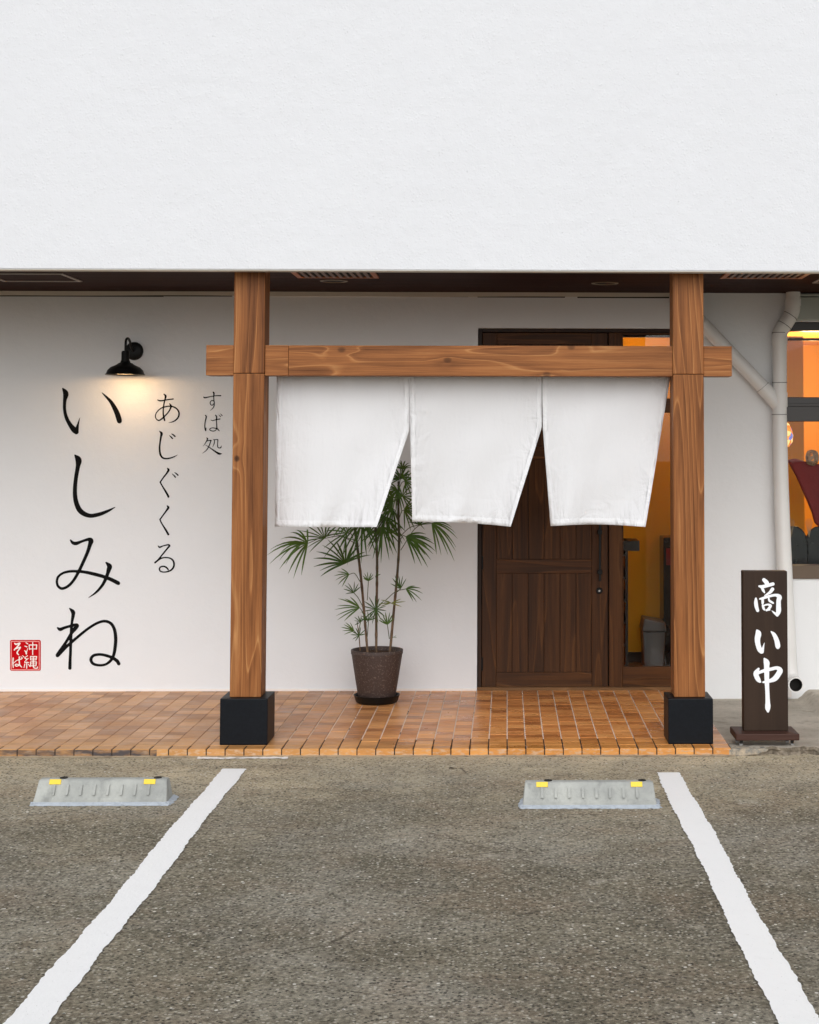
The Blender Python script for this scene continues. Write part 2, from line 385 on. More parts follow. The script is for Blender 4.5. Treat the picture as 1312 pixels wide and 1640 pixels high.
def asphalt_mat():
    n = NT('weathered_asphalt'); P = n.geo.outputs['Position']; x, y, z = n.sep(P)
    v1 = n.node('ShaderNodeTexVoronoi'); n.lk(P, v1.inputs['Vector']); v1.inputs['Scale'].default_value = 74
    cell = n.sep(v1.outputs['Color']); dist = v1.outputs['Distance']
    v2 = n.node('ShaderNodeTexVoronoi'); n.lk(P, v2.inputs['Vector']); v2.inputs['Scale'].default_value = 48
    cell2 = n.sep(v2.outputs['Color']); dist2 = v2.outputs['Distance']
    def blot(scale, loc, lo, hi, sq=.9, det=7, rg=.68):
        return n.ramp(n.noise(n.mapping(P, (sq, 1, 1), loc), scale, det, rg, .4), [(lo, 0), (hi, 1)])
    med = n.noise(n.mapping(P, (.85, 1, 1)), 3.2, 6, .7)
    grit = n.noise(P, 50, 6, .88)
    # dusty tan band beside the porch
    near = n.ramp(n.math('MULTIPLY', n.math('ADD', n.math('ADD', y, 2.15), n.math('MULTIPLY', n.math('SUBTRACT', med, .5), 2.6)), .42), [(0, 0), (.45, .35), (.85, .8), (1, 1)])
    c = n.mix(near, (.265, .235, .172), (.74, .62, .43))
    far_ = n.math('SUBTRACT', 1, n.math('MULTIPLY', near, .75))
    c = n.mix(n.math('MULTIPLY', n.math('MULTIPLY', blot(.62, (3, 1, 0), .38, .58), .85), far_), c, (.150, .132, .095))     # damp, dirty zones
    c = n.mix(n.math('MULTIPLY', n.math('MULTIPLY', blot(1.3, (7, 3, 0), .46, .66), .60), far_), c, (.42, .395, .335))        # worn grey zones
    c = n.mix(n.math('MULTIPLY', blot(2.1, (17, 3, 0), .50, .68), .45), c, (.30, .215, .145))      # rusty zones
    c = n.mix(n.math('MULTIPLY', blot(5.5, (1, 9, 0), .56, .66), .45), c, (.16, .135, .10))        # small drips
    c = n.mix(n.math('MULTIPLY', blot(4.0, (5, 19, 0), .60, .70), .5), c, (.50, .46, .38))         # pale scuffs
    c = n.mix(n.math('MULTIPLY', n.ramp(grit, [(.40, 1), (.49, 0)]), n.math('SUBTRACT', .74, n.math('MULTIPLY', near, .42))), c, (.055, .047, .036))
    c = n.mix(n.math('MULTIPLY', n.ramp(grit, [(.52, 0), (.61, 1)]), .55), c, (.62, .56, .44))
    st = n.math('MULTIPLY', n.math('GREATER_THAN', cell[0], .78), n.math('LESS_THAN', dist, .40))
    c = n.mix(n.math('MULTIPLY', st, .62), c, (.62, .58, .50))
    st2 = n.math('MULTIPLY', n.math('GREATER_THAN', cell2[1], .972), n.math('LESS_THAN', dist2, .30))
    c = n.mix(n.math('MULTIPLY', st2, .9), c, (.85, .82, .75))
    st3 = n.math('MULTIPLY', n.math('GREATER_THAN', cell[2], .84), n.math('LESS_THAN', dist, .45))
    c = n.mix(n.math('MULTIPLY', st3, .85), c, (.040, .035, .028))
    cr = n.vor(n.mapping(P, (.8, 1.9, 1)), 1.0, 'DISTANCE_TO_EDGE')
    cr = n.math('ADD', cr, n.math('MULTIPLY', n.math('SUBTRACT', grit, .5), .03))
    ck = n.math('MULTIPLY', n.ramp(cr, [(0, 1), (.010, 0)]), n.ramp(med, [(.5, 0), (.58, .8)]))
    c = n.mix(ck, c, (.07, .055, .04))
    nm = n.bump(n.math('ADD', n.math('MULTIPLY', n.ramp(dist, [(0, 1), (.6, 0)]), .6), grit), .007)
    nm = n.bump(med, .02, prev=nm)
    return n.done(c, .85, nm, .2)
M['asphalt'] = asphalt_mat()

def paint_mat():
    n = NT('thick_white_road_paint'); P = n.geo.outputs['Position']
    f = n.noise(P, 14, 5, .7)
    c = n.mix(n.ramp(f, [(.5, 0), (.75, .3)]), (.93, .93, .93), (.84, .84, .84))
    sp = n.ramp(n.noise(P, 120, 2, .6), [(.70, 0), (.76, .8)])
    c = n.mix(sp, c, (.35, .34, .32))
    return n.done(c, .65, n.bump(n.noise(n.mapping(P, (1, .6, 1)), 70, 4, .6), .002))
M['paint'] = paint_mat()

def concrete_mat(name, a, b, stain, sc=3.0, pit=.5):
    n = NT(name); P = n.geo.outputs['Position']
    f = n.noise(P, sc, 6, .65); g = n.noise(P, 40, 4, .65)
    c = n.mix(n.ramp(f, [(.35, 0), (.65, 1)]), a, b)
    c = n.mix(n.ramp(n.noise(n.mapping(P, (1, 1, .5)), sc*2.3, 4, .6), [(.55, 0), (.7, .6)]), c, stain)
    c = n.mix(n.ramp(g, [(.56, 0), (.74, pit)]), c, tuple(x*.4 for x in stain))
    return n.done(c, .85, n.bump(g, .006))
M['concrete'] = concrete_mat('worn_concrete_slab', (.56, .50, .42), (.40, .355, .29), (.24, .20, .15))
M['edge'] = concrete_mat('broken_concrete_edge', (.30, .25, .19), (.11, .09, .065), (.05, .04, .03), 14)
M['stop'] = concrete_mat('pale_precast_concrete', (.46, .47, .44), (.33, .34, .325), (.20, .205, .195), 5, .12)

def fabric_mat():
    n = NT('white_cotton_canvas'); P = n.geo.outputs['Position']; U = n.co.outputs['UV']
    n.n.remove(n.b)
    u, v, _ = n.sep(U)
    # wrinkles gather near the hems
    e = n.math('MINIMUM', n.math('MINIMUM', u, n.math('SUBTRACT', 1, u)), n.math('SUBTRACT', 1, v))
    nearh = n.ramp(e, [(0, 1), (.16, .22), (.4, .10)])
    wr = n.noise(n.mapping(P, (1, 1, 1), rot=(0, .7, 0)), 7, 3, .55, .8)
    wr2 = n.noise(n.mapping(P, (22, 1, 5), rot=(0, .5, 0)), 1.4, 3, .5, .3)
    h = n.math('MULTIPLY', n.math('ADD', wr, n.math('MULTIPLY', wr2, .7)), n.math('ADD', nearh, .10))
    hem = n.ramp(e, [(0, 1), (.036, 1), (.042, 0)])
    nm = n.bump(h, .022)
    nm = n.bump(hem, .002, prev=nm)
    nm = n.bump(n.noise(P, 300, 2), .0006, prev=nm)
    d = n.node('ShaderNodeBsdfDiffuse'); d.inputs[0].default_value = (.80, .80, .815, 1)
    t = n.node('ShaderNodeBsdfTranslucent'); t.inputs[0].default_value = (.78, .76, .73, 1)
    n.lk(nm, d.inputs['Normal'])
    mx = n.node('ShaderNodeMixShader'); n.lk(n.math('MULTIPLY', n.math('SUBTRACT', 1.25, hem), .10), mx.inputs[0])
    n.lk(d.outputs[0], mx.inputs[1]); n.lk(t.outputs[0], mx.inputs[2]); n.lk(mx.outputs[0], n.n['Material Output'].inputs[0])
    return n.m
M['fabric'] = fabric_mat()

def leaf_mat(name, a, b):
    n = NT(name); oi = n.node('ShaderNodeObjectInfo')
    f = n.math('ADD', n.math('MULTIPLY', oi.outputs['Random'], .6), n.math('MULTIPLY', n.noise(n.geo.outputs['Position'], 18, 3), .4))
    c = n.mix(f, a, b)
    m = n.done(c, .45, None, .3); return m
M['leaf'] = leaf_mat('dark_palm_green', (.022, .062, .007), (.10, .185, .025))
M['leafY'] = leaf_mat('yellowing_palm_green', (.12, .15, .02), (.20, .20, .03))
def cane_mat():
    n = NT('fibrous_cane'); P = n.geo.outputs['Position']
    f = n.noise(n.mapping(P, (20, 20, 9)), 2, 4, .7); z = n.sep(P)[2]
    g = n.ramp(n.math('ADD', n.math('MULTIPLY', n.math('SUBTRACT', z, .35), 1.3), n.math('SUBTRACT', f, .5)), [(.15, (.20, .12, .065)), (.55, (.10, .05, .022)), (.9, (.05, .055, .02))])
    c = n.mix(n.ramp(f, [(.45, 0), (.6, .7)]), g, (.035, .02, .01))
    return n.done(c, .7, n.bump(f, .004))
M['cane'] = cane_mat()
M['stem'] = plain('green_stalk', (.07, .085, .028), .5, .2, 20)
def pot_mat():
    n = NT('speckled_brown_pot'); P = n.geo.outputs['Position']
    f = n.noise(P, 95, 3, .7)
    c = n.mix(n.ramp(f, [(.56, 0), (.66, 1)]), (.055, .034, .028), (.17, .125, .10))
    return n.done(c, .6, n.bump(f, .003))
M['pot'] = pot_mat()

# ------------------------------------------------------------------ ground
GZ = -.045
g = MB(); g.add([(-200, -150, GZ), (200, -150, GZ), (200, .08, GZ), (-200, .08, GZ), (200, .085, -.25), (-200, .085, -.25), (-200, 200, -.25), (200, 200, -.25)], [(0,1,2,3), (3,2,4,5), (5,4,7,6)])
g.build('parking_lot', M['asphalt'], kind='structure')

def rough_strip(name, P0, P1, w, z, seed, jag=.0038, jag2=.009):
    rnd = random.Random(seed); a = Vector(P0[:2]); b = Vector(P1[:2]); d = (b - a); L = d.length; d /= L; nrm = Vector((d.y, -d.x))
    n = int(L / .02); mb = MB(); ph = [rnd.uniform(0, 6) for _ in range(6)]
    for i in range(n + 1):
        t = i / n; s = t * L
        for sgn, q in ((-1, 0), (1, 3)):
            o = jag2 * math.sin(s*3.1 + ph[q]) * .5 + jag * math.sin(s*13 + ph[q+1]) * .6 + rnd.uniform(-jag, jag)
            p = a + d * (s + rnd.uniform(-.004, .004)) + nrm * sgn * (w/2 + o)
            mb.v.append((p.x, p.y, z))
        if i: k = 2*i; mb.f.append((k-2, k-1, k+1, k))
    return mb.build(name, M['paint'], kind='structure', fix=False)
# worn kerb-side paint remnant
k0, k1 = at(318, 1213, Z=GZ), at(462, 1213, Z=GZ)
LZ = GZ + .005
a, b = at(374.5, 1231, Z=LZ), at(42, 1640, Z=LZ)
rough_strip('parking_line', a, a + (b - a) * 1.9, .128, LZ, 3)
a, b = at(1070.5, 1237, Z=LZ), at(1281, 1640, Z=LZ)
rough_strip('parking_line', a, a + (b - a) * 1.9, .128, LZ, 5)
rough_strip('paint_remnant', k0 + Vector((0, -.035, 0)), k1 + Vector((0, -.035, 0)), .045, GZ + .004, 9, .012, .006)

# porch
XR, PT = 1.265, .105
XL = XR - PT * 52; WY = 2.05
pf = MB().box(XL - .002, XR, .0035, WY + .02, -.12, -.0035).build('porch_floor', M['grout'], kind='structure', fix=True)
random.seed(3)
def tile_mesh(w, dpt, h, nm, c=.0018):
    me = bpy.data.meshes.new(nm)
    x, y = w/2, dpt/2
    vs = [(-x, -y, -h), (x, -y, -h), (x, y, -h), (-x, y, -h), (-x, -y, -c), (x, -y, -c), (x, y, -c), (-x, y, -c),
          (-x+c, -y+c, 0), (x-c, -y+c, 0), (x-c, y-c, 0), (-x+c, y-c, 0)]
    fs = [(0,1,5,4), (1,2,6,5), (2,3,7,6), (3,0,4,7), (4,5,9,8), (5,6,10,9), (6,7,11,10), (7,4,8,11), (8,9,10,11)]
    me.from_pydata(vs, [], fs); me.materials.append(M['tile']); return me, vs, fs
front, fv, ff = tile_mesh(.0985, .1015, .0400, 'bullnose_tile', .0042); body, bv, bf = tile_mesh(.0985, .1025, .006, 'tile')
bodyL, bvL, bfL = tile_mesh(.1020, .1025, .006, 'tile')
bodyR, _, _ = tile_mesh(.1005, .1025, .006, 'tile')
rest = MB()
for r in range(20):
    for c in range(52):
        x = XR - PT * (c + .5); y = PT * (r + .5)
        if y - PT/2 > WY - .02: continue
        tz = random.uniform(-.0007, .0007); left = x < -1.4
        if r < 7 and x > -3.2:
            o = bpy.data.objects.new('tile', front if r == 0 else (bodyL if left else body)); COL.objects.link(o)
            o.parent = pf; o.location = (x, y + random.uniform(-.0006, .0006), tz)
            o.rotation_euler = (random.uniform(-.003, .003), random.uniform(-.003, .003), random.uniform(-.006, .006))
        else:
            src = (fv, ff) if r == 0 else ((bvL, bfL) if left else (bv, bf))
            yl = min(1.0, (WY + .01 - y) / (PT/2))
            rest.add([(x+vx, y+(vy if vy < 0 else vy*yl), vz+tz) for vx, vy, vz in src[0]], src[1])
rest.build('tile_field', M['tile'], pf, kind='stuff', fix=False)
# mortar line the tiles sit on, along the asphalt
rnd = random.Random(5)
mb = MB(); n = 220
for i in range(n + 1):
    x = XL + (XR + .02 - XL) * i / n
    mb.v += [(x, .006, -.034 + rnd.uniform(-.002, .002)), (x, -.012 + rnd.uniform(-.006, .004), GZ + .0015)]
    if i: k = 2*i; mb.f.append((k-2, k-1, k+1, k))
mb.build('bedding_mortar', concrete_mat('tan_bedding_mortar', (.40, .31, .20), (.28, .22, .15), (.12, .09, .06), 9), pf, fix=False)

# concrete apron on the right
def smooth(t): t = max(0, min(1, t)); return t*t*(3-2*t)
def apz(x, y):
    base = -.001 - .017 * smooth((y - .03) / .22) - .040 * smooth(y / 1.7)
    rise = .062 * smooth((x - 2.02) / .08) * smooth((y - .5) / 1.2)
    return base + rise
rnd = random.Random(11)
NX, NY = 70, 34; ax = MB(); x0, x1 = XR + .003, 6.0
def gx(i): return x0 + (1.3 * i / 50 if i <= 50 else 1.3 + (x1 - x0 - 1.3) * (i - 50) / 20)
jag = [rnd.uniform(-.02, .02) + .018 * math.sin(i * .9) for i in range(NX + 1)]
for j in range(NY + 1):
    for i in range(NX + 1):
        x = gx(i); y = .035 + (WY + .01 - .035) * j / NY
        if j == 0: y += jag[i] * (1 if i > 0 else 0)
        ax.v.append((x, y, apz(x, y) + (rnd.uniform(-.006, .002) if j == 0 else rnd.uniform(-.0012, .0012))))
for j in range(NY):
    for i in range(NX):
        k = j*(NX+1)+i; ax.f.append((k, k+1, k+NX+2, k+NX+1))
apron = ax.build('concrete_apron', M['concrete'], kind='structure', smooth=True, fix=False)
ed = MB()
for i in range(NX + 1):
    x, y, z = ax.v[i]
    ed.v += [(x, y, z), (x, y + rnd.uniform(-.012, .004), z - .014), (x, y + rnd.uniform(-.012, .012), z - .026), (x, y + rnd.uniform(-.02, .0), GZ - .01)]
    if i:
        k = 4*i
        for q in range(3): ed.f.append((k-4+q, k-3+q, k+1+q, k+q))
ed.build('broken_edge', M['edge'], apron, fix=False)
rk = MB()
p = at(1199, 1205, Y=.02)
pts = [(-.112, .000), (-.114, .036), (-.095, .043), (-.05, .041), (-.01, .045), (.05, .041), (.085, .045), (.112, .036), (.100, .024), (.072, .020), (.050, .009), (.01, .006), (-.04, -.001)]
rk.prism([(p.x + a, GZ - .002 + b) for a, b in pts], .000, .09)
rk.build('mortar_lump', concrete_mat('grey_mortar_patch', (.52, .42, .30), (.17, .175, .17), (.10, .095, .085), 22), apron, bevel=.006)

# ------------------------------------------------------------------ building
X = lambda px, py=900, y=WY: at(px, py, Y=y).x
Z = lambda py, px=812, y=WY: at(px, py, Y=y).z
SZ = 2.765                                                     # ceiling height
FZ = 2.690                                                     # lower edge of the upper wall
B = thing('restaurant_building', 'white stucco building with a recessed porch, dark wood door and orange lit interior', 'building', (0, WY, 0))
# upper wall as a slab with depth, plus its mass over the porch
fd = .09
up = MB()
N = 120
up.box(-9, 9, 0, fd, FZ, 7.0); up.box(-9, 9, fd, 7.0, SZ + .012, 7.0)
upw = up.build('upper_wall', M['upper'], B, bevel=.006)
MB().box(-9, 9, .004, fd - .002, FZ - .004, FZ - .0005).build('drip_edge', M['underside'], B)
# ceiling of dark boards: each board its own piece
cb_w = .18
k = 0; y = fd
while y < WY - .01:
    y2 = min(y + cb_w, WY - .004)
    MB().box(-4.6, 3.9, y + .0015, y2 - .0015, SZ, SZ + .012).build('board', M['soffit'], B); y = y2
def ceil_pt(px, py): return at(px, py, Z=SZ)
def vent(xl_r, xr_r, yr):
    a = ceil_pt(xl_r, yr); b = ceil_pt(xr_r, yr)
    x0, x1 = a.x, b.x; y1 = a.y; y0 = y1 - (x1 - x0) * .95
    zz = SZ - .012
    v = MB(); w = .032
    v.box(x0, x1, y1 - w, y1, zz, SZ - .001); v.box(x0, x1, y0, y0 + w, zz, SZ - .001)
    v.box(x0, x0 + w, y0 + w, y1 - w, zz, SZ - .001); v.box(x1 - w, x1, y0 + w, y1 - w, zz, SZ - .001)
    o = v.build('ceiling_vent', M['ventframe'], B, bevel=.002)
    MB().box(x0 + w, x1 - w, y0 + w, y1 - w, SZ - .003, SZ - .0015).build('backing', M['gap'], o)
    ns = 10; sw = (x1 - x0 - 2*w) / (2*ns + 1)
    for i in range(ns):
        xx = x0 + w + sw * (2*i + 1)
        MB().box(xx, xx + sw, y0 + w, y1 - w, zz + .001, SZ - .004).build('slat', M['slat'], o)
vent(477, 607, 442.5); vent(1153, 1285, 443.5)
for px, py, wpx in ((535, 449.5, 45), (969, 453, 44)):
    c = ceil_pt(px, py); r = wpx / 2 / 246
    MB().lathe([(r*.80, -.002), (r*.84, -.007), (r, -.004), (r, -.0005)], (c.x, c.y, SZ), 36).build('downlight', M['lightring'], B, smooth=True)
    MB().lathe([(r*.80, -.002), (.001, -.0015)], (c.x, c.y, SZ), 36).build('downlight_glass', M['gap'], B)
def hatch(x0, x1, y0, y1):
    w = .016; v = MB(); zz = SZ - .007
    v.box(x0, x1, y1 - w, y1, zz, SZ - .001); v.box(x0, x1, y0, y0 + w, zz, SZ - .001)
    v.box(x0, x0 + w, y0 + w, y1 - w, zz, SZ - .001); v.box(x1 - w, x1, y0 + w, y1 - w, zz, SZ - .001)
    v.build('access_hatch', M['hatch'], B)
a = ceil_pt(6, 449.5); b = ceil_pt(131, 449.5); hatch(a.x, b.x, a.y - .46, a.y)
a = ceil_pt(1301, 452); hatch(a.x, a.x + .5, a.y - .46, a.y)

# wall with openings
def wall_holes(x0, x1, z0, z1, holes, y, th):
    xs = sorted({x0, x1, *[h[0] for h in holes], *[h[1] for h in holes]}); zs = sorted({z0, z1, *[h[2] for h in holes], *[h[3] for h in holes]})
    mb = MB(); idx = {}
    def inside(xa, za): return any(h[0] - 1e-6 <= xa <= h[1] + 1e-6 and h[2] - 1e-6 <= za <= h[3] + 1e-6 for h in holes)
    for i in range(len(xs) - 1):
        for j in range(len(zs) - 1):
            if inside((xs[i]+xs[i+1])/2, (zs[j]+zs[j+1])/2): continue
            a, b, c, d = xs[i], xs[i+1], zs[j], zs[j+1]
            mb.add([(a,y,c),(b,y,c),(b,y,d),(a,y,d)], [(0,1,2,3)]); mb.add([(a,y+th,c),(b,y+th,c),(b,y+th,d),(a,y+th,d)], [(3,2,1,0)])
    for (a, b, c, d) in holes:
        mb.add([(a,y,c),(b,y,c),(b,y,d),(a,y,d),(a,y+th,c),(b,y+th,c),(b,y+th,d),(a,y+th,d)], [(0,4,5,1),(1,5,6,2),(2,6,7,3),(3,7,4,0)])
    return mb
DX0, DX1 = X(764.5), X(1094)
DZ1 = Z(525, 770); 
WX0, WX1, WZ0, WZ1 = X(1254, 700), X(1254, 700) + 1.75, Z(927, 1290), Z(515, 1290)
TH_ = .14
split = X(1112)
wall_holes(-7, split, -.1, SZ + .1, [(DX0, DX1, -.1, DZ1)], WY, TH_).build('entrance_wall', M['wall'], B, fix=False)
wall_holes(split, 7, -.2, SZ + .1, [(WX0, WX1, WZ0, WZ1)], WY - .001, TH_).build('side_wall', M['wallR'], B, fix=False)
# head trim with its shadow gap put in as dark strips (slightly wavy, hand-trowelled)
rnd = random.Random(2)
tx = MB(); n = 90; tz0, tz1 = Z(473.5, 200), SZ
x0t, x1t = -4.6, split
for i in range(n + 1):
    x = x0t + (x1t - x0t) * i / n; wv = .0022 * math.sin(x*2.1) + .0015 * math.sin(x*5.3 + 1)
    yf = WY - .010 - .003 * math.sin(x*2.9 + .6)
    tx.v += [(x, WY + .002, tz0 + wv), (x, yf, tz0 + wv), (x, yf, tz1), (x, WY + .002, tz1)]
    if i:
        k = 4*i
        for q in range(3): tx.f.append((k-4+q, k-3+q, k+1+q, k+q))
tx.build('head_trim', M['trim'], B, fix=False)
for xa, xb, hh in ((-4.6, X(262, 475), .0075), (X(262, 475), X(372, 475), .004), (X(655, 475), X(750, 475), .003), (X(765, 475), X(905, 475), .005), (X(925, 475), X(1072, 475), .007)):
    MB().box(xa, xb, WY - .006, WY + .001, tz0 - hh, tz0 + .0028).build('trim_gap_shade', M['gap'], B)  # dark strips stand in for the shadow under the trim
# skirting bead at the wall base
MB().box(-4.6, DX0 - .002, WY - .009, WY + .001, -.001, .016).build('base_bead', M['cream'], B, bevel=.003)
# interior
IX0, IX1, IY1, IZ1 = DX0 - 1.0, WX1 + .6, WY + 3.4, 2.62
it = MB(); y0 = WY + TH_ + .004
it.add([(IX0,y0,.02),(IX1,y0,.02),(IX1,IY1,.02),(IX0,IY1,.02),(IX0,y0,IZ1),(IX1,y0,IZ1),(IX1,IY1,IZ1),(IX0,IY1,IZ1)],
       [(3,2,6,7),(0,3,7,4),(2,1,5,6),(4,7,6,5)])
it.build('interior_wall', M['interior'], B, fix=False)
MB().box(IX0, IX1, WY + .02, IY1, -.05, .018).build('interior_floor', M['intfloor'], B)
# partition seen through the side light
MB().box(X(1000), X(1000) + 1.5, WY + 1.25, WY + 1.31, .02, 2.55).build('partition', M['interior'], B)
MB().box(X(1000) , X(1000) + 1.5, WY + 1.235, WY + 1.249, .02, .10).build('skirting', M['darkshelf'], B)

# door frame and leaf
FY = WY + .045                                                   # frame front
zb = .004
DB = Z(1104, 900, FY)
def xz(px): return at(px, 900, Y=FY).x
f0 = [DX0 + .001, xz(771.5)]
frm = MB()
top_z0, top_z1 = Z(532, 812, FY), DZ1 - .001
frm.box(f0[0], f0[1], FY, FY + .09, zb, top_z1)
frm.box(f0[1], DX1 - .032, FY, FY + .09, top_z0, top_z1)
frm.box(DX1 - .031, DX1 - .001, FY, FY + .09, zb, top_z1)
frm.box(f0[1] - .001, f0[1] + .02, FY + .062, FY + .088, zb, top_z1 - .01)  # stops added behind the frame to keep interior light from leaking
frm.box(f0[1] + .021, DX1 - .05, FY + .062, FY + .088, top_z0 - .03, top_z1 - .01)
frm.box(xz(974) - .03, xz(977), FY + .062, FY + .088, zb, top_z0 - .031)
frm.box(f0[1] + .021, xz(974) - .031, FY + .062, FY + .088, zb, .04)
frm.build('door_frame', M['frame'], B, bevel=.003)
MB().box(f0[1], DX1 - .032, FY + .004, FY + .09, -.01, .010).build('threshold', M['frame'], B, bevel=.002)
mull = MB().box(xz(975.5), xz(997), FY - .002, FY + .09, .011, top_z0 - .001).build('mullion', M['doorZ'], B, bevel=.004)
LY = FY + .018
dl0, dl1, dz0, dz1 = f0[1] + .003, xz(974) - .001, .014, top_z0 - .003
leaf = MB().box(dl0, dl1, LY + .012, LY + .040, dz0, dz1).build('entrance_door', M['gap'], B)
st0, st1 = xz(795), xz(948.5)
for a, b in ((dl0, st0), (st1, dl1)):
    MB().box(a, b, LY, LY + .03, dz0, dz1).build('stile', M['doorZ'], leaf, bevel=.002)
rails = [(1101, 1077), (918, 896), (736, 715), (551, 531)]
rz = []
for p0, p1 in rails:
    z0, z1 = Z(p0, 870, LY), Z(p1, 870, LY)
    z0 = max(z0, dz0); z1 = min(z1, dz1); rz.append((z0, z1))
    MB().box(st0 + .001, st1 - .001, LY + .003, LY + .03, z0, z1).build('rail', M['doorX'], leaf, bevel=.002)
pn = 6
for (lo, hi) in ((rz[0][1], rz[1][0]), (rz[1][1], rz[2][0]), (rz[2][1], rz[3][0])):
    for i in range(pn):
        a = st0 + (st1 - st0) * i / pn; b = st0 + (st1 - st0) * (i + 1) / pn
        MB().box(a + .0012, b - .0012, LY + .0075, LY + .03, lo + .001, hi - .001).build('plank', M['doorZ'], leaf, bevel=.0025)
# handle, lock, hinges
hx = at(961, 900, Y=LY - .05).x
h = MB(); h.box(hx - .008, hx + .008, LY - .060, LY - .046, Z(931, 961, LY - .05), Z(700, 961, LY - .05))
for py in (852, 916, 720): 
    zc = Z(py, 961, LY - .03); h.box(hx - .016, hx + .016, LY - .064, LY + .001, zc - .014, zc + .014)
h.build('handle', M['black'], leaf, bevel=.003)
lc = at(960, 946, Y=LY)
MB().lathe([(.001, -.012), (.018, -.012), (.022, -.008), (.022, .001)], (lc.x, LY, lc.z), 24, 'Y').build('lock', M['black'], leaf, smooth=True)
MB().lathe([(.001, -.016), (.007, -.016), (.008, -.011)], (lc.x, LY, lc.z), 16, 'Y').build('lock_cylinder', M['steel'], leaf, smooth=True)
for py in (901, 1063, 700):
    zc = Z(py, 771, LY); MB().tube([(dl0 + .001, LY - .010, zc - .045), (dl0 + .001, LY - .010, zc + .045)], .007, 10).build('hinge', M['black'], leaf, smooth=True)
# side light
s0, s1 = xz(997) + .001, DX1 - .032
sl = MB()
sz0, sz1 = .011, top_z0 - .001
gz0, gz1 = Z(1068, 1030, LY), Z(536, 1030, LY)
sl.box(s0, s1, LY, LY + .05, sz0, gz0); sl.box(s0, s1, LY, LY + .05, gz1, sz1)
sl.box(s0, s0 + .008, LY, LY + .05, gz0, gz1); sl.box(s1 - .03, s1, LY, LY + .05, gz0, gz1)
sl.box(s0 + .008, s1 - .03, LY, LY + .05, Z(661, 1060, LY), Z(638, 1060, LY))
side = sl.build('side_light', M['doorX'], B, bevel=.002)
MB().box(s0 + .02, s1 - .03, LY - .006, LY - .001, sz0 + .055, sz0 + .062).build('moulding', M['doorX'], side)
MB().box(s0 + .008, s1 - .03, LY + .022, LY + .028, gz0, gz1).build('pane', M['glass'], side, fix=False)

# window on the right
wf = MB(); wy = WY + .02; wt = .035
zt0 = Z(530, 1290, wy)
wf.box(WX0, WX1, wy, wy + .09, zt0, WZ1 - .001); wf.box(WX0, WX0 + .028, wy, wy + .09, WZ0 + .09, zt0 - .001)
wf.box(WX1 - .03, WX1, wy, wy + .09, WZ0 + .09, zt0 - .001)
zm0, zm1 = Z(675, 1290, wy), Z(636, 1290, wy)
wf.box(WX0 + .03, WX1 - .03, wy + .002, wy + .09, zm0, zm1)
win = wf.build('window', M['sash'], B, bevel=.003)
MB().box(WX0 + .03, WX1 - .03, wy - .012, wy + .001, zm1 - .065, zm1 - .045).build('meeting_rail', M['sash'], win, bevel=.002)
zs = Z(905, 1290, wy)
MB().box(WX0, WX1, WY - .02, wy + .09, WZ0 + .001, zs).build('sill', M['sill'], win, bevel=.004)
MB().box(WX0 + .029, WX1 - .031, wy + .040, wy + .046, zm1 + .001, zt0 - .002).build('pane', M['glass'], win, fix=False)
MB().box(WX0 + .029, WX1 - .031, wy + .055, wy + .061, zs + .001, zm0 - .001).build('pane', M['glass'], win, fix=False)
MB().box(WX0 + .029, WX1 - .031, wy + .030, wy + .038, Z(545, 1290, wy), Z(541, 1290, wy)).build('glazing_bar', M['sash'], win)
sx0 = X(1262, 490)
shb = MB().box(sx0, WX1 + .1, WY - .055, WY - .002, Z(513.5, 1290), Z(477, 1290)).build('shutter_box', M['shutter'], B, bevel=.006)
MB().box(sx0, WX1 + .1, WY - .065, WY - .003, Z(475.5, 1290), Z(472.5, 1290)).build('shutter_cap', M['shutter'], shb)

# ------------------------------------------------------------------ wooden gate frame
BY = .105; BW = .268
PYF = BY + .045; PW = .178
G = thing('wooden_gate', 'oiled wooden gate frame of two square posts and a crossbeam on black stone bases', 'gate', (-.2, .24, 0))
bl = at(351.5, 1194, Z=0).x; bl2 = at(428.2, 1194, Z=0).x
br = at(1071.5, 1194, Z=0).x; br2 = at(1142.5, 1192, Z=0).x
post_x = []
beam_z0, beam_z1 = at(760, 602, Y=PYF + .012).z, at(760, 553.5, Y=PYF + .012).z
seam_z = at(400, 598, Y=PYF).z
for a, b in ((bl, bl2), (br, br2)):
    w = b - a; c = (a + b) / 2; post_x.append(c)
    bz = at(c * 282 + 812, 1119, Y=BY).z
    st = MB().box(c - w/2, c + w/2, BY, BY + w, .0015, bz).build('stone_base', M['stone'], G, bevel=.005)
    po = MB().box(c - PW/2, c + PW/2, PYF, PYF + PW, bz + .001, seam_z - .0012).build('post', M['woodZ'], G, bevel=.004)
    MB().box(c - PW/2, c + PW/2, PYF, PYF + PW, seam_z + .0012, SZ - .001).build('post', M['woodZ'], G, bevel=.004)
e0, e1 = at(330, 575, Y=PYF + .012).x, at(1172.5, 575, Y=PYF + .012).x
pl, pr_ = post_x
by0, by1 = PYF + .012, PYF + .150
sm = at(462, 575, Y=by0).x
for a, b in ((e0, pl - PW/2 - .0008), (pl + PW/2 + .0008, sm - .0006), (sm + .0006, pr_ - PW/2 - .0008), (pr_ + PW/2 + .0008, e1)):
    o = MB().box(a, b, by0, by1, beam_z0, beam_z1).build('beam', M['woodX'], G, bevel=.003)

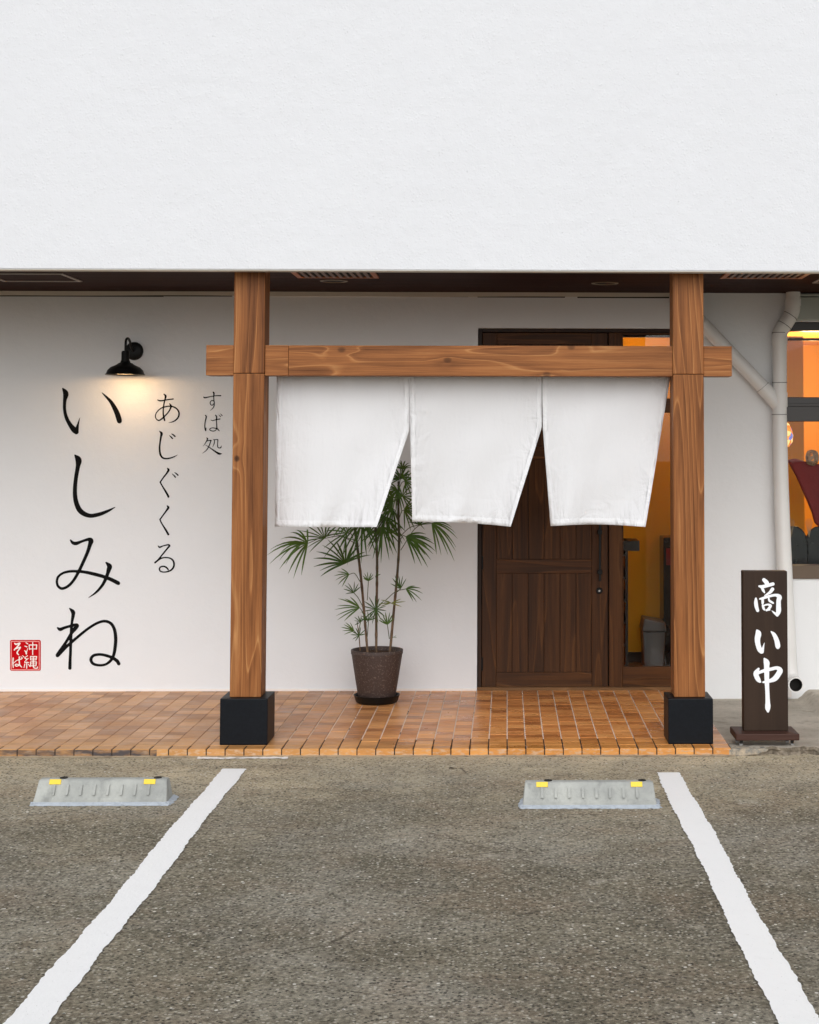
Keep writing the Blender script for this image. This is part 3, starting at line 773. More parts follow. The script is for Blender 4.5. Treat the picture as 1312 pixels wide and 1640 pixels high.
# ------------------------------------------------------------------ split curtain
NR = thing('noren_curtain', 'white cotton shop curtain in three split panels hanging under the wooden crossbeam', 'curtain', (-.2, .35, 1.9))
CY0 = .335
ZT = beam_z0 + .03
def curtain(tl, tr, bl_, br_, slitL, slitR, amp, twist, seed):
    """corner points in photo pixels; slit = pixel y above which the edge is straight seam"""
    nu, nv = 30, 44; rnd = random.Random(seed); ph = [rnd.uniform(0, 6.28) for _ in range(8)]
    mb = MB(); uv = []
    for j in range(nv + 1):
        v = j / nv
        for i in range(nu + 1):
            u = i / nu
            py_top = 592.0
            pyb = bl_[1] + (br_[1] - bl_[1]) * u + 2.0 * math.sin(math.pi*u) * amp[2]
            py = py_top + (pyb - py_top) * v
            def ex(top, bot, slit):
                if py <= slit: return top + (bot[2] - top) * ((py - py_top) / (slit - py_top)) if len(bot) > 2 else top
                t = (py - slit) / (bot[1] - slit); x0 = bot[2] if len(bot) > 2 else top
                return x0 + (bot[0] - x0) * (t ** (bot[3] if len(bot) > 3 else 1.0))
            xl = ex(tl, bl_, slitL); xr = ex(tr, br_, slitR)
            px = xl + (xr - xl) * u
            vv = v ** 1.4 * math.sin(math.pi * (.06 + .88 * u)) ** .35; tw = max(0.0, (v - .37) / .63) ** 1.3
            dy = tw * (twist * (u ** 2.0) * -.20 + .03) + v ** 1.4 * amp[0] * math.sin(math.pi * u) * -.09
            dy += (vv if v > .5 else vv) * amp[1] * (.6 + tw) * (.034 * math.sin(u*7 + ph[0] + v*2.5) + .009 * math.sin(u*15 + v*6 + ph[1]))
            dy += math.sin(math.pi * u) ** .5 * (.004 * math.sin(u * 23 + ph[2]) * (1 - v) + .003 * math.sin(v*14 + u*6 + ph[3]))
            p = at(px, py, Y=CY0 + dy); mb.v.append(tuple(p)); uv.append((u, v))
    for j in range(nv):
        for i in range(nu):
            k = j*(nu+1)+i; mb.f.append((k, k+nu+1, k+nu+2, k+1))
    o = mb.build('curtain_panel', M['fabric'], NR, smooth=True, fix=False)
    ul = o.data.uv_layers.new(name='UVMap')
    for lp in o.data.loops: ul.data[lp.index].uv = uv[lp.vertex_index]
    sol = o.modifiers.new('thick', 'SOLIDIFY'); sol.thickness = .0012; sol.offset = 0
    return o
curtain(443.5, 655.8, (440, 843.5), (603.5, 844), 604, 688, (.6, 1, .3), .9, 1)
o_ = curtain(656.2, 867.8, (660.5, 835.5, 657), (818, 843.5), 688, 685, (-.5, 1, -1.2), .8, 2)
curtain(868.2, 1076, (882, 842.5, 869.5), (1034, 844, 1067, 1.0), 685, 645, (.4, 1, -1.6), .5, 3)
rodz = ZT - .004
MB().tube([(at(432, 600, Y=CY0+.012).x, CY0 + .014, rodz), (at(1076, 600, Y=CY0+.012).x, CY0 + .014, rodz)], .009, 12).build('rod', M['darkshelf'], NR, smooth=True)

# ------------------------------------------------------------------ brush lettering (outlines of variable-width strokes)
def glyph(name, m, parent, strokes, tof, Y, step, inv=False, extra=None):
    """union of tapering round strokes -> clean flat outline; strokes in zoomed units, tof maps to photo pixels"""
    segs = []
    for st in strokes:
        q = catmull(st, 7)
        for a, b in zip(q[:-1], q[1:]): segs.append((a, b))
    A = np.array([s[0] for s in segs]); Bb = np.array([s[1] for s in segs])
    A[:, 2] = np.maximum(A[:, 2], 1) / 2; Bb[:, 2] = np.maximum(Bb[:, 2], 1) / 2
    pad = max(A[:, 2].max(), 4) + 2 * step
    x0, x1 = A[:, 0].min() - pad, A[:, 0].max() + pad; y0, y1 = A[:, 1].min() - pad, A[:, 1].max() + pad
    nx, ny = int((x1 - x0) / step) + 1, int((y1 - y0) / step) + 1
    gx_, gy_ = np.meshgrid(x0 + np.arange(nx) * step, y0 + np.arange(ny) * step, indexing='ij')
    Fm = np.full(gx_.shape, 1e9)
    for a, b in zip(A, Bb):
        dx, dy = b[0]-a[0], b[1]-a[1]; L2 = dx*dx + dy*dy + 1e-9
        t = np.clip(((gx_ - a[0]) * dx + (gy_ - a[1]) * dy) / L2, 0, 1)
        d = np.hypot(gx_ - a[0] - t*dx, gy_ - a[1] - t*dy) - (a[2] + t*(b[2]-a[2]))
        np.minimum(Fm, d, out=Fm)
    mb = MB(); cache = {}
    def vid(x, y):
        k = (round(x, 3), round(y, 3))
        if k not in cache:
            px, py = tof(x, y); p = at(px, py, Y=Y); cache[k] = len(mb.v); mb.v.append((p.x, Y, p.z))
        return cache[k]
    ins = Fm < 0
    full = ins[:-1, :-1] & ins[1:, :-1] & ins[1:, 1:] & ins[:-1, 1:]
    anyi = ins[:-1, :-1] | ins[1:, :-1] | ins[1:, 1:] | ins[:-1, 1:]
    for j in range(ny - 1):
        i = 0
        while i < nx - 1:
            if full[i, j]:
                i2 = i
                while i2 + 1 < nx - 1 and full[i2 + 1, j]: i2 += 1
                ax_, bx_ = x0 + i*step, x0 + (i2+1)*step; ay, by_ = y0 + j*step, y0 + (j+1)*step
                mb.f.append((vid(ax_, by_), vid(bx_, by_), vid(bx_, ay), vid(ax_, ay))); i = i2 + 1; continue
            if anyi[i, j]:
                cs = [(i, j), (i+1, j), (i+1, j+1), (i, j+1)]; poly = []
                for q in range(4):
                    c, d = cs[q], cs[(q+1) % 4]; fc, fd_ = Fm[c], Fm[d]
                    if fc < 0: poly.append((x0 + c[0]*step, y0 + c[1]*step))
                    if (fc < 0) != (fd_ < 0):
                        t = fc / (fc - fd_); poly.append((x0 + (c[0] + (d[0]-c[0])*t)*step, y0 + (c[1] + (d[1]-c[1])*t)*step))
                ids = []
                for p_ in poly[::-1]:
                    w_ = vid(*p_)
                    if not ids or ids[-1] != w_: ids.append(w_)
                if len(ids) > 2 and ids[0] == ids[-1]: ids.pop()
                if len(set(ids)) >= 3: mb.f.append(tuple(dict.fromkeys(ids)))
            i += 1
    return mb.build(name, m, parent, fix=False)
def zf(ox, oy, s): return lambda x, y: (ox + x / s, oy + y / s)
LYW = WY - .0022
L1 = thing('wall_lettering', 'four large black brush hiragana, the tallest column of writing on the wall', 'lettering', (X(140), WY, 1.2))
L2 = thing('wall_lettering', 'five medium black brush hiragana between the wall lamp and the small text column', 'lettering', (X(266), WY, 1.7))
L3 = thing('wall_lettering', 'small column of three thin black characters right beside the left wooden post', 'lettering', (X(340), WY, 1.9))
z = zf(80, 600, 6.308)
glyph('character', M['ink'], L1, [[(130,140,16),(160,190,54),(150,260,36),(148,350,32),(165,430,36),(200,500,42),(242,555,56),(266,578,50)], [(266,578,48),(284,500,20),(303,432,4)], [(522,178,4),(570,225,22),(620,280,36),(670,370,50),(695,440,54),(702,468,50)]], z, LYW, 6.5)
glyph('character', M['ink'], L1, [[(252,812,14),(288,862,62),(282,930,44),(262,1050,40),(252,1180,42),(265,1290,48),(310,1380,52),(400,1425,42),(500,1410,38),(590,1375,26),(660,1338,6)]], z, LYW, 6.5)
z = zf(80, 850, 10.09)
glyph('character', M['ink'], L1, [[(332,150,24),(370,195,50),(425,205,58),(500,178,42),(580,150,44),(640,140,58),(662,165,84),(648,220,66),(610,340,56),(550,480,52),(470,650,50),(390,790,46),(300,890,44),(200,935,44),(135,900,42),(112,830,40),(130,750,40),(200,690,38),(300,660,42),(420,655,44),(560,668,50),(700,697,56),(860,740,56),(980,785,60),(1090,840,64),(1105,850,58)], [(908,515,26),(962,572,78),(952,625,72),(930,700,56),(900,780,54),(840,890,46),(740,1000,34),(610,1092,4)]], z, LYW, 10)
z = zf(80, 960, 10.09)
glyph('character', M['ink'], L1, [[(318,145,20),(370,200,66),(375,250,58),(355,370,42),(345,480,44),(338,650,46),(332,850,46),(325,1000,50),(322,1112,54)],
      [(122,460,26),(165,485,54),(230,460,46),(330,430,44),(410,412,50),(440,425,60),(400,480,62),(345,550,50),(260,690,46),(160,830,46),(122,900,62)],
      [(122,905,62),(180,855,48),(260,770,48),(340,700,46),(480,580,44),(620,470,42),(760,385,42),(880,352,44),(980,385,48),(1040,480,52),(1062,620,56),(1055,760,54),(1030,900,50),(980,990,46),(900,1050,40),(800,1065,40),(700,1040,46),(662,975,50),(700,910,46),(800,890,44),(900,905,46),(1000,940,50),(1080,990,56),(1112,1040,56)]], z, LYW, 10)
z = zf(230, 610, 13.66)
glyph('character', M['ink'], L2, [[(305,415,18),(360,435,30),(450,425,26),(560,405,26),(648,395,28)], [(442,287,18),(482,330,44),(470,400,32),(450,480,28),(432,600,28),(430,720,30),(445,800,36),(460,866,32)],
      [(568,497,18),(600,550,40),(575,630,30),(520,710,26),(440,790,30),(370,850,28),(320,862,26),(270,820,22),(260,750,22),(300,670,22),(380,600,24),(480,565,26),(570,553,26),(660,570,30),(735,620,32),(775,700,36),(760,790,34),(700,860,30),(620,900,20),(540,912,6)]], z, LYW, 9)
glyph('character', M['ink'], L2, [[(348,1097,16),(393,1150,56),(380,1220,42),(360,1350,36),(350,1480,38),(368,1610,42),(417,1681,38),(498,1700,32),(596,1685,28),(682,1652,20),(749,1614,5)], [(560,1190,10),(600,1225,28),(632,1260,30)], [(605,1155,10),(650,1180,30),(688,1215,32)]], z, LYW, 9)
z = zf(230, 720, 12.615)
glyph('character', M['ink'], L2, [[(480,375,18),(504,412,46),(470,475,34),(400,565,28),(335,660,28)], [(335,660,28),(380,740,28),(430,820,36),(480,905,42),(503,955,40)], [(570,485,6),(615,525,24),(643,558,28)], [(618,455,6),(660,485,24),(695,518,28)]], z, LYW, 9)
glyph('character', M['ink'], L2, [[(474,1133,18),(500,1172,46),(460,1235,34),(395,1325,28),(330,1415,28)], [(330,1415,28),(365,1490,28),(405,1555,32),(455,1635,40),(500,1715,42)]], z, LYW, 9)
z = zf(230, 840, 16.4)
glyph('character', M['ink'], L2, [[(378,560,20),(420,597,44),(500,567,32),(590,542,34),(655,533,40),(680,560,50),(640,612,44),(560,710,40),(470,820,38),(380,930,40),(300,1000,44)],
      [(300,1005,40),(380,940,42),(470,887,36),(580,868,34),(700,888,38),(775,950,46),(800,1040,48),(780,1130,48),(720,1200,44),(620,1240,36),(520,1250,34),(440,1225,36),(415,1165,38),(450,1115,38),(530,1100,38),(600,1130,44),(645,1182,40)]], z, LYW, 11)
z = zf(310, 610, 12.615)
glyph('character', M['ink'], L3, [[(205,325,18),(230,340,26),(330,320,18),(450,300,18),(550,298,24)], [(397,227,24),(412,250,32),(408,320,20),(412,400,20),(420,440,20),(413,510,17),(380,560,14),(335,605,5)], [(412,410,18),(370,395,17),(338,430,18),(345,475,18),(380,490,17),(412,455,14)]], z, LYW, 7)
glyph('character', M['ink'], L3, [[(235,692,16),(257,725,26),(238,810,22),(228,900,22),(235,970,26),(246,1005,24)], [(246,1002,20),(262,930,4)], [(350,790,12),(385,802,18),(450,785,18),(535,768,20)], [(442,692,20),(465,722,26),(462,800,20),(468,900,20),(472,950,22),(495,982,22),(522,1012,14)], [(470,965,18),(390,948,16),(335,965,18),(332,995,18),(385,1013,18),(440,1003,16),(470,965,14)], [(510,682,6),(545,722,20)], [(540,660,6),(578,700,20)]], z, LYW, 7)
glyph('character', M['ink'], L3, [[(264,1152,18),(283,1170,26),(250,1240,18),(190,1325,4)], [(265,1215,16),(350,1200,20),(345,1225,20),(310,1320,20),(260,1400,16),(175,1470,4)], [(235,1290,6),(300,1330,14),(380,1385,24),(460,1440,34),(520,1472,42),(578,1470,6)], [(405,1185,14),(425,1197,16),(415,1270,18),(385,1340,6)], [(410,1190,14),(480,1185,18),(492,1195,20),(486,1270,16),(490,1335,20),(520,1355,18),(552,1345,22),(562,1308,8)]], z, LYW, 7)
# red square seal
SE = thing('red_seal', 'small square red seal with four pale characters at the lower left of the wall', 'sign', (X(40), WY, .35))
z = zf(0, 1010, 16.4)
def rrect(x0, x1, y0, y1, r, n=5):
    out = []
    for cx, cy, a0 in ((x1-r, y0+r, -90), (x1-r, y1-r, 0), (x0+r, y1-r, 90), (x0+r, y0+r, 180)):
        for k in range(n+1):
            a = R(a0 + 90*k/n); out.append((cx + r*math.cos(a), cy + r*math.sin(a)))
    return out
def flat(poly, Y, m, name, parent, y2=None):
    pts = [at(*z(x, y), Y=Y) for x, y in poly]
    return MB().prism([(p.x, p.z) for p in pts], Y, y2 or WY - .0005).build(name, m, parent)
flat(rrect(262, 1070, 245, 1055, 45), WY - .0020, M['red'], 'seal_plate', SE)
Yc = WY - .0028
glyph('inner_border', M['pink'], SE, [[(295,285,22),(660,283,22),(1030,288,22)], [(1030,288,22),(1032,660,22),(1030,1030,22)], [(1030,1030,22),(660,1028,22),(295,1028,22)], [(295,1028,22),(296,660,22),(295,285,22)]], z, Yc, 11)
glyph('character', M['cream'], SE, [[(380,330,22),(420,360,38),(520,330,34),(475,400,36),(375,508,32)], [(380,498,16),(450,465,26),(535,440,32),(475,530,32),(450,590,36),(490,635,26)]], z, Yc, 10)
glyph('character', M['cream'], SE, [[(680,315,18),(725,345,32)], [(645,405,18),(705,425,30)], [(645,522,18),(682,560,40),(692,612,36)], [(690,590,26),(730,465,12)], [(768,385,26),(772,500,22)], [(762,378,24),(965,376,28)], [(965,378,28),(955,485,26)], [(772,482,22),(960,482,22)], [(860,308,24),(858,640,24)]], z, Yc, 10)
glyph('character', M['cream'], SE, [[(345,720,32),(338,850,30),(350,970,24)], [(355,860,14),(430,790,20),(500,762,22),(572,742,26)], [(508,692,34),(505,800,30),(520,900,30),(572,962,22)], [(515,905,22),(430,882,26),(398,908,26),(440,935,26),(512,905,20)], [(545,682,12),(585,722,24)], [(585,652,12),(630,692,24)]], z, Yc, 10)
glyph('character', M['cream'], SE, [[(722,660,22),(650,718,18),(692,745,26)], [(740,730,20),(645,832,18),(755,838,22)], [(705,825,26),(700,990,28)], [(655,878,24),(630,978,16)], [(740,878,18),(788,940,28)], [(800,680,24),(962,680,24)], [(962,680,24),(948,770,24)], [(948,770,22),(802,770,22)], [(802,770,22),(800,680,22)], [(802,726,16),(952,726,16)],
      [(800,822,24),(957,822,24)], [(957,822,24),(945,925,24)], [(945,925,22),(802,925,22)], [(802,925,22),(800,822,22)], [(802,874,16),(950,874,16)], [(876,680,24),(878,940,26),(915,985,26),(980,985,26),(985,950,20)]], z, Yc, 10)

# ------------------------------------------------------------------ wall lamp
pc = at(214, 562, Y=WY - .02); lampY = WY - .26
rimc = at(200.5, 600, Y=lampY); LX = rimc.x; LZr = rimc.z
LA = thing('wall_lamp', 'black gooseneck barn lamp on the white wall, lit above the large lettering', 'lamp', (pc.x, WY, pc.z))
MB().lathe([(.001, -.026), (.050, -.026), (.060, -.020), (.063, -.012), (.064, -.001)], (pc.x, WY, pc.z), 40, 'Y').build('wall_plate', M['black'], LA, smooth=True)
topz = at(202, 541, Y=lampY + .05).z
sk = at(200.5, 563, Y=lampY).z
gp = catmull([(pc.x, WY - .02, pc.z + .0), (pc.x - .002, WY - .09, pc.z + .025), (pc.x, WY - .13, topz - .02), (LX + .002, lampY + .055, topz - .004), (LX, lampY + .008, topz - .022), (LX, lampY, sk)], 8)
MB().tube([tuple(p) for p in gp], .0085, 12).build('gooseneck', M['black'], LA, smooth=True)
r_ = .134; c_ = (LX, lampY, LZr); hs_ = sk - LZr
MB().lathe([(.001, hs_ + .005), (.024, hs_ + .004), (.027, hs_ - .005), (.027, hs_ - .055), (.034, hs_ - .075), (.045, hs_*.5 - .0), (.062, .066), (.098, .050), (.118, .030), (.126, .008), (r_, .0), (r_ - .002, -.002),
            (.122, .006), (.113, .028), (.094, .045), (.058, .058), (.03, .066)], c_, 48).build('lamp_shade', M['black'], LA, smooth=True, fix=False)
MB().lathe([(.1195, .0075), (.111, .026), (.092, .043), (.056, .055), (.002, .060)], c_, 48).build('reflector', M['white'], LA, smooth=True, fix=False)
MB().lathe([(.001, .018), (.012, .021), (.018, .030), (.016, .044), (.010, .054)], c_, 20).build('bulb', M['bulb'], LA, smooth=True)
ll = bpy.data.lights.new('lamp_light', 'POINT'); ll.energy = 3.4; ll.color = (1, .64, .33); ll.shadow_soft_size = .02
lo = bpy.data.objects.new('lamp_light', ll); COL.objects.link(lo); lo.parent = LA; lo.location = Vector((LX, lampY, LZr + .008)) - LA.location

# ------------------------------------------------------------------ downpipe
DP = thing('downpipe', 'off-white drainpipe with a diagonal branch running down the wall beside the window', 'pipe', (X(1250), WY, 0))
PY_ = WY - .075
def pp(px, py, y=PY_): return tuple(at(px, py, Y=y))
MB().tube([pp(1270.5, 463), pp(1270.5, 492)], .050, 20).build('pipe_section', M['pvc'], DP, smooth=True)
MB().tube([tuple(p) for p in catmull([pp(1270.5, 488), pp(1268, 502), pp(1258, 519), pp(1250.5, 531), pp(1249, 542)], 5)], .052, 20).build('elbow', M['pvc'], DP, smooth=True)
main = [pp(1249, 540), pp(1249, 610), pp(1249, 665), pp(1251.5, 780, PY_ - .01), pp(1257, 920, PY_ - .03), pp(1263, 1040, PY_ - .06)]
MB().tube([tuple(p) for p in catmull(main, 6)], [.050 + .006 * max(0, i - 12) / 18 for i in range(31)], 22).build('pipe_section', M['pvc'], DP, smooth=True)
def ring(px, py, r=.0545, h=.03, dx=0, y=PY_, mt='pvc'):
    a = Vector(at(px, py, Y=y)); d = Vector((dx, 0, 1)).normalized()
    MB().tube([a - d*h/2, a + d*h/2], r, 22).build('coupling' if mt == 'pvc' else 'joint_seal', M[mt], DP, smooth=True)
ring(1270.5, 484, .0545, .045); ring(1249, 546, .0545, .05); ring(1249, 613, .0535, .004, mt='pvcgap'); ring(1249, 640, .0545, .10); ring(1249, 533, .0545, .004, mt='pvcgap')
ring(1266.5, 506, .0548, .004, .7, mt='pvcgap'); ring(1257, 521, .0548, .004, .7, mt='pvcgap'); ring(1249, 664, .0556, .004, mt='pvcgap')
MB().tube([pp(1088, 482), pp(1128, 521), pp(1222, 620), pp(1246, 648)], .049, 20).build('branch_pipe', M['pvc'], DP, smooth=True)
a = Vector(pp(1222, 620)); d = (Vector(pp(1246, 648)) - a).normalized()
MB().tube([a - d*.002, a + d*.002], .0505, 20).build('joint_seal', M['pvcgap'], DP, smooth=True)
MB().tube([a, a + d*.05], .053, 20).build('coupling', M['pvc'], DP, smooth=True)
# outlet elbow: a bend turning towards the yard, open at the end
yb = PY_ - .06
ob = catmull([pp(1263, 1034, yb), pp(1264.5, 1062, yb), pp(1267, 1083, yb - .015), pp(1272, 1094, yb - .07), (at(1275, 1097, Y=yb - .13).x, yb - .13, at(1275, 1097, Y=yb - .13).z)], 5)
MB().tube([tuple(p) for p in ob], .052, 22, caps=False).build('outlet_bend', M['pvc'], DP, smooth=True, fix=False)
MB().tube([tuple(p) for p in ob[-9:]], .044, 22, caps=False).build('outlet_bore', M['gap'], DP, smooth=True, fix=False)
e = Vector(ob[-1]); dv = (Vector(ob[-1]) - Vector(ob[-2])).normalized()
rg = MB(); u_ = dv.cross(Vector((0, 0, 1))).normalized(); w_ = u_.cross(dv)
for r in (.052, .044):
    for k in range(22): rg.v.append(tuple(e + (u_*math.cos(k*2*math.pi/22) + w_*math.sin(k*2*math.pi/22)) * r))
rg.f = [(k, (k+1) % 22, 22 + (k+1) % 22, 22 + k) for k in range(22)]
rg.build('outlet_lip', M['pvc'], DP, fix=False)
MB().tube([e - dv*.07, e - dv*.069], .043, 22).build('bore_end', M['gap'], DP)
MB().box(X(1258, 1100), X(1267, 1100), WY - .03, WY - .002, -.045, .25).build('cable_duct', M['cream'], DP, bevel=.004)

# ------------------------------------------------------------------ sign stand
gzs = apz(1.55, .25) + .001
fl = at(1179, 1187, Y=.06); fr = at(1281, 1187, Y=.06)
sy0 = .06; sw = .245
SG = thing('standing_sign', 'tall dark brown sign with white brush characters standing on concrete by the right post', 'sign', ((fl.x + fr.x)/2, sy0 + .12, gzs))
zt = at(1230, 1175.5, Y=sy0).z; zl = at(1230, 1186.5, Y=sy0).z
bo = MB().box(fl.x, fr.x, sy0, sy0 + sw, zl, zt); bo.build('base_board', M['signbase'], SG, bevel=.006)
yb0 = sy0 + .085
b0, b1 = at(1191, 1100, Y=yb0).x, at(1262.5, 1100, Y=yb0).x
zt2 = at(1225, 914.5, Y=yb0).z
MB().box(b0, b1, yb0, yb0 + .075, zt - .0, zt2).build('sign_board', M['signbrown'], SG, bevel=.005)
for cx in (fl.x + .035, fr.x - .035):
    for cy in (sy0 + .04, sy0 + sw - .04):
        gz_ = apz(cx, cy)
        o = MB().lathe([(.001, -.009), (.010, -.009), (.010, .009), (.001, .009)], (cx, cy, gz_ + .0102), 18, 'Y').build('caster', M['steel'], SG)
        MB().box(cx - .008, cx + .008, cy - .012, cy + .012, gz_ + .012, zl - .0005).build('caster_fork', M['black'], o)
SGY = yb0 - .0012
z = zf(1195, 915, 11.31)
glyph('character', M['signwhite'], SG, [[(325,155,64),(370,200,80),(388,240,70)], [(240,270,34),(300,278,60),(400,255,60),(488,230,62)], [(290,300,42),(310,340,50),(335,385,26)], [(480,325,66),(430,385,52),(335,440,12)],
      [(252,500,30),(330,480,48),(430,450,46),(540,432,50),(605,465,84),(592,530,82),(590,620,86),(590,720,88),(567,795,52)], [(567,795,52),(510,750,34),(465,710,8)], [(180,492,34),(180,560,66),(190,640,68),(213,712,56)],
      [(300,500,46),(303,560,48),(300,588,32)], [(412,480,26),(422,530,38),(468,560,40),(492,575,34)], [(305,622,38),(320,670,46),(337,700,26)], [(312,622,26),(395,602,34),(445,625,50),(405,685,46),(372,712,28)], [(368,702,34),(430,697,30)]], z, SGY, 9)
glyph('character', M['signwhite'], SG, [[(200,1070,34),(225,1130,104),(208,1220,100),(215,1310,92),(245,1410,88),(280,1455,76)], [(290,1458,68),(312,1380,36),(335,1292,6)], [(457,1092,22),(510,1150,68),(556,1250,86),(575,1340,92),(577,1372,72)]], z, SGY, 9)
z = zf(1195, 1040, 14.91)
glyph('character', M['signwhite'], SG, [[(442,225,46),(490,310,136),(495,400,128),(495,550,120),(500,800,108),(510,1000,98),(520,1250,108),(522,1340,126),(520,1410,116),(528,1490,44)], [(300,465,54),(240,565,116),(252,640,116),(290,715,110),(330,770,58),(362,785,14)],
      [(262,600,40),(330,550,66),(430,512,78),(600,472,80),(740,445,84),(812,505,130),(775,590,128),(700,690,128),(600,745,92),(500,768,66),(412,785,44)]], z, SGY, 11)

# ------------------------------------------------------------------ wheel stops
def wheel_stop(xl, yl, label, right=False):
    f0 = at(xl, yl, Z=GZ); wdt = .645; dp = .155; hh = .115
    T = thing('wheel_stop', label, 'wheel stop', (f0.x + wdt/2, f0.y + dp/2, GZ), 'concrete wheel stops in front of the porch')
    x0, x1, y0 = f0.x, f0.x + wdt, f0.y
    prof = [(y0, GZ), (y0 + .002, GZ + .030), (y0 + .012, GZ + .036), (y0 + .048, GZ + .104), (y0 + .058, GZ + .112), (y0 + dp - .05, GZ + .112), (y0 + dp - .04, GZ + .104), (y0 + dp, GZ)]
    mb = MB(); n = len(prof)
    tap = [0, 0, .002, .010, .014, .014, .010, 0]
    for s_, sg in ((x0, 1), (x1, -1)):
        for (yy, zz), t in zip(prof, tap): mb.v.append((s_ + sg*t, yy, zz))
    mb.f = [tuple(range(n)), tuple(range(2*n-1, n-1, -1))] + [(i, i+n, (i+1) % n + n, (i+1) % n) for i in range(n)]
    body_ = mb.build('concrete_block', M['stop'], T, bevel=.007)
    rib_m = M['stop']
    for i in range(8):
        cx = x0 + wdt * (.145 + .71 * i / 7) + (.0 if i != 4 else .0)
        # slanted rib lying on the sloping face
        r = MB(); 
        for dx in (-.0060, .0060):
            r.v += [(cx+dx, y0 + .016, GZ + .044), (cx+dx, y0 + .0395, GZ + .0885), (cx+dx, y0 + .0325, GZ + .0925), (cx+dx, y0 + .0020, GZ + .048)]
        r.f = [(0,1,2,3), (7,6,5,4), (0,4,5,1), (1,5,6,2), (2,6,7,3), (3,7,4,0)]
        r.build('rib', rib_m, T)
    for fx in (.145, .855):
        cx = x0 + wdt * fx
        ref = MB(); hw = .028
        ref.v = [(cx-hw, y0 + .0405, GZ + .0905), (cx+hw, y0 + .0405, GZ + .0905), (cx+hw, y0 + .0525, GZ + .1115), (cx-hw, y0 + .0525, GZ + .1115),
                 (cx-hw, y0 + .0365, GZ + .0925), (cx+hw, y0 + .0365, GZ + .0925), (cx+hw, y0 + .0485, GZ + .1145), (cx-hw, y0 + .0485, GZ + .1145)]
        ref.f = [(0,1,2,3), (7,6,5,4), (0,4,5,1), (1,5,6,2), (2,6,7,3), (3,7,4,0)]
        ref.build('reflector', M['yellow'], T, bevel=.001)
        MB().lathe([(.020, .0), (.018, .004), (.006, .003), (.001, -.001)], (cx + .03, y0 + .085, GZ + .1125), 18).build('bolt_hole', M['gap'], T)
    rnd = random.Random(int(xl)); mo = MB(); n = 46
    for i in range(n + 1):
        t = i / n; x = x0 - .012 + (wdt + .024) * t
        mo.v += [(x, y0 + .004, GZ + .016), (x + rnd.uniform(-.004, .004), y0 - .012 + rnd.uniform(-.004, .004), GZ + .008), (x, y0 - .018 + rnd.uniform(-.009, .005), GZ + .0012)]
        if i:
            k = 3*i
            for q in range(2): mo.f.append((k-3+q, k-2+q, k+1+q, k+q))
    b_ = len(mo.v); m2 = 12
    for i in range(m2 + 1):
        yy = y0 - .012 + (dp + .03) * i / m2
        mo.v += [(x1 - .002, yy, GZ + .014), (x1 + .022 + rnd.uniform(-.006, .008), yy, GZ + .0012)]
        if i: k = b_ + 2*i; mo.f.append((k-2, k-1, k+1, k))
    b_ = len(mo.v)
    for i in range(m2 + 1):
        yy = y0 - .012 + (dp + .02) * i / m2
        mo.v += [(x0 + .002, yy, GZ + .014), (x0 - .018 + rnd.uniform(-.006, .006), yy, GZ + .0012)]
        if i: k = b_ + 2*i; mo.f.append((k-1, k-2, k, k+1))
    mo.build('mortar_bed', M['mortar'], T, fix=False)
wheel_stop(52.5, 1290, 'left concrete wheel stop with two yellow reflectors, nearest the painted wall lettering')
wheel_stop(837.5, 1294.5, 'right concrete wheel stop with two yellow reflectors, in front of the dark wood door')

# ------------------------------------------------------------------ potted palm
PYc = 1.56
pcn = at(603.5, 1120, Y=PYc)
PX = pcn.x
PP = thing('potted_palm', 'slender lady palm in a speckled brown pot on a black saucer beside the door', 'potted plant', (PX, PYc, 0))
rb = .138; 
MB().lathe([(.001, .004), (rb*.93, .004), (rb, .012), (rb + .012, .050), (rb + .014, .054), (rb + .006, .054), (rb - .006, .018), (.001, .016)], (PX, PYc, 0), 48).build('saucer', M['black'], PP, smooth=True)
ztop = at(604, 1045, Y=PYc - .16).z
MB().lathe([(.001, .020), (.116, .020), (.121, .028), (.168, ztop - .028), (.171, ztop - .026), (.172, ztop - .004), (.169, ztop), (.158, ztop), (.155, ztop - .006), (.150, ztop - .05)], (PX, PYc, 0), 56).build('pot', M['pot'], PP, smooth=True)
rnd = random.Random(4); so = MB(); nr, na = 9, 40
for i in range(nr + 1):
    for k in range(na):
        r = .154 * i / nr; a = 2*math.pi*k/na
        so.v.append((PX + r*math.cos(a), PYc + r*math.sin(a), ztop - .030 + rnd.uniform(-.006, .008)))
for i in range(nr):
    for k in range(na): a0 = i*na + k; a1 = i*na + (k+1) % na; so.f.append((a0, a1, a1+na, a0+na))
so.build('soil', M['soil'], PP, fix=False)
def Q(zx, zy, dy=0.0):                                            # zoomed plant survey -> world
    return at(430 + zx/3.727, 720 + zy/3.727, Y=PYc + dy)
def cane(pts, r0, r1):
    c = catmull([tuple(Q(*p)) for p in pts], 8); n = len(c)
    rr = [(r0 + (r1-r0)*i/(n-1)) * (1.0 + .16 * (1 if i % 4 == 0 else 0)) for i in range(n)]
    MB().tube([tuple(p) for p in c], rr, 10).build('cane', M['cane'], PP, smooth=True)
cane([(592, 1215, 0), (578, 1050, .0), (558, 820, -.01), (538, 640, -.02), (520, 500, -.03), (508, 400, -.03)], .0075, .0095)
cane([(644, 1215, .05), (644, 1000, .05), (648, 800, .05), (648, 620, .05), (640, 480, .05), (632, 390, .06)], .0085, .0080)
cane([(726, 1210, .0), (745, 1000, .01), (768, 760, .02), (780, 560, .03), (776, 380, .03), (778, 190, .03)], .0085, .0075)
cane([(548, 1200, -.05), (540, 1110, -.06), (530, 1030, -.06)], .0035, .0025)
rl = random.Random(21)
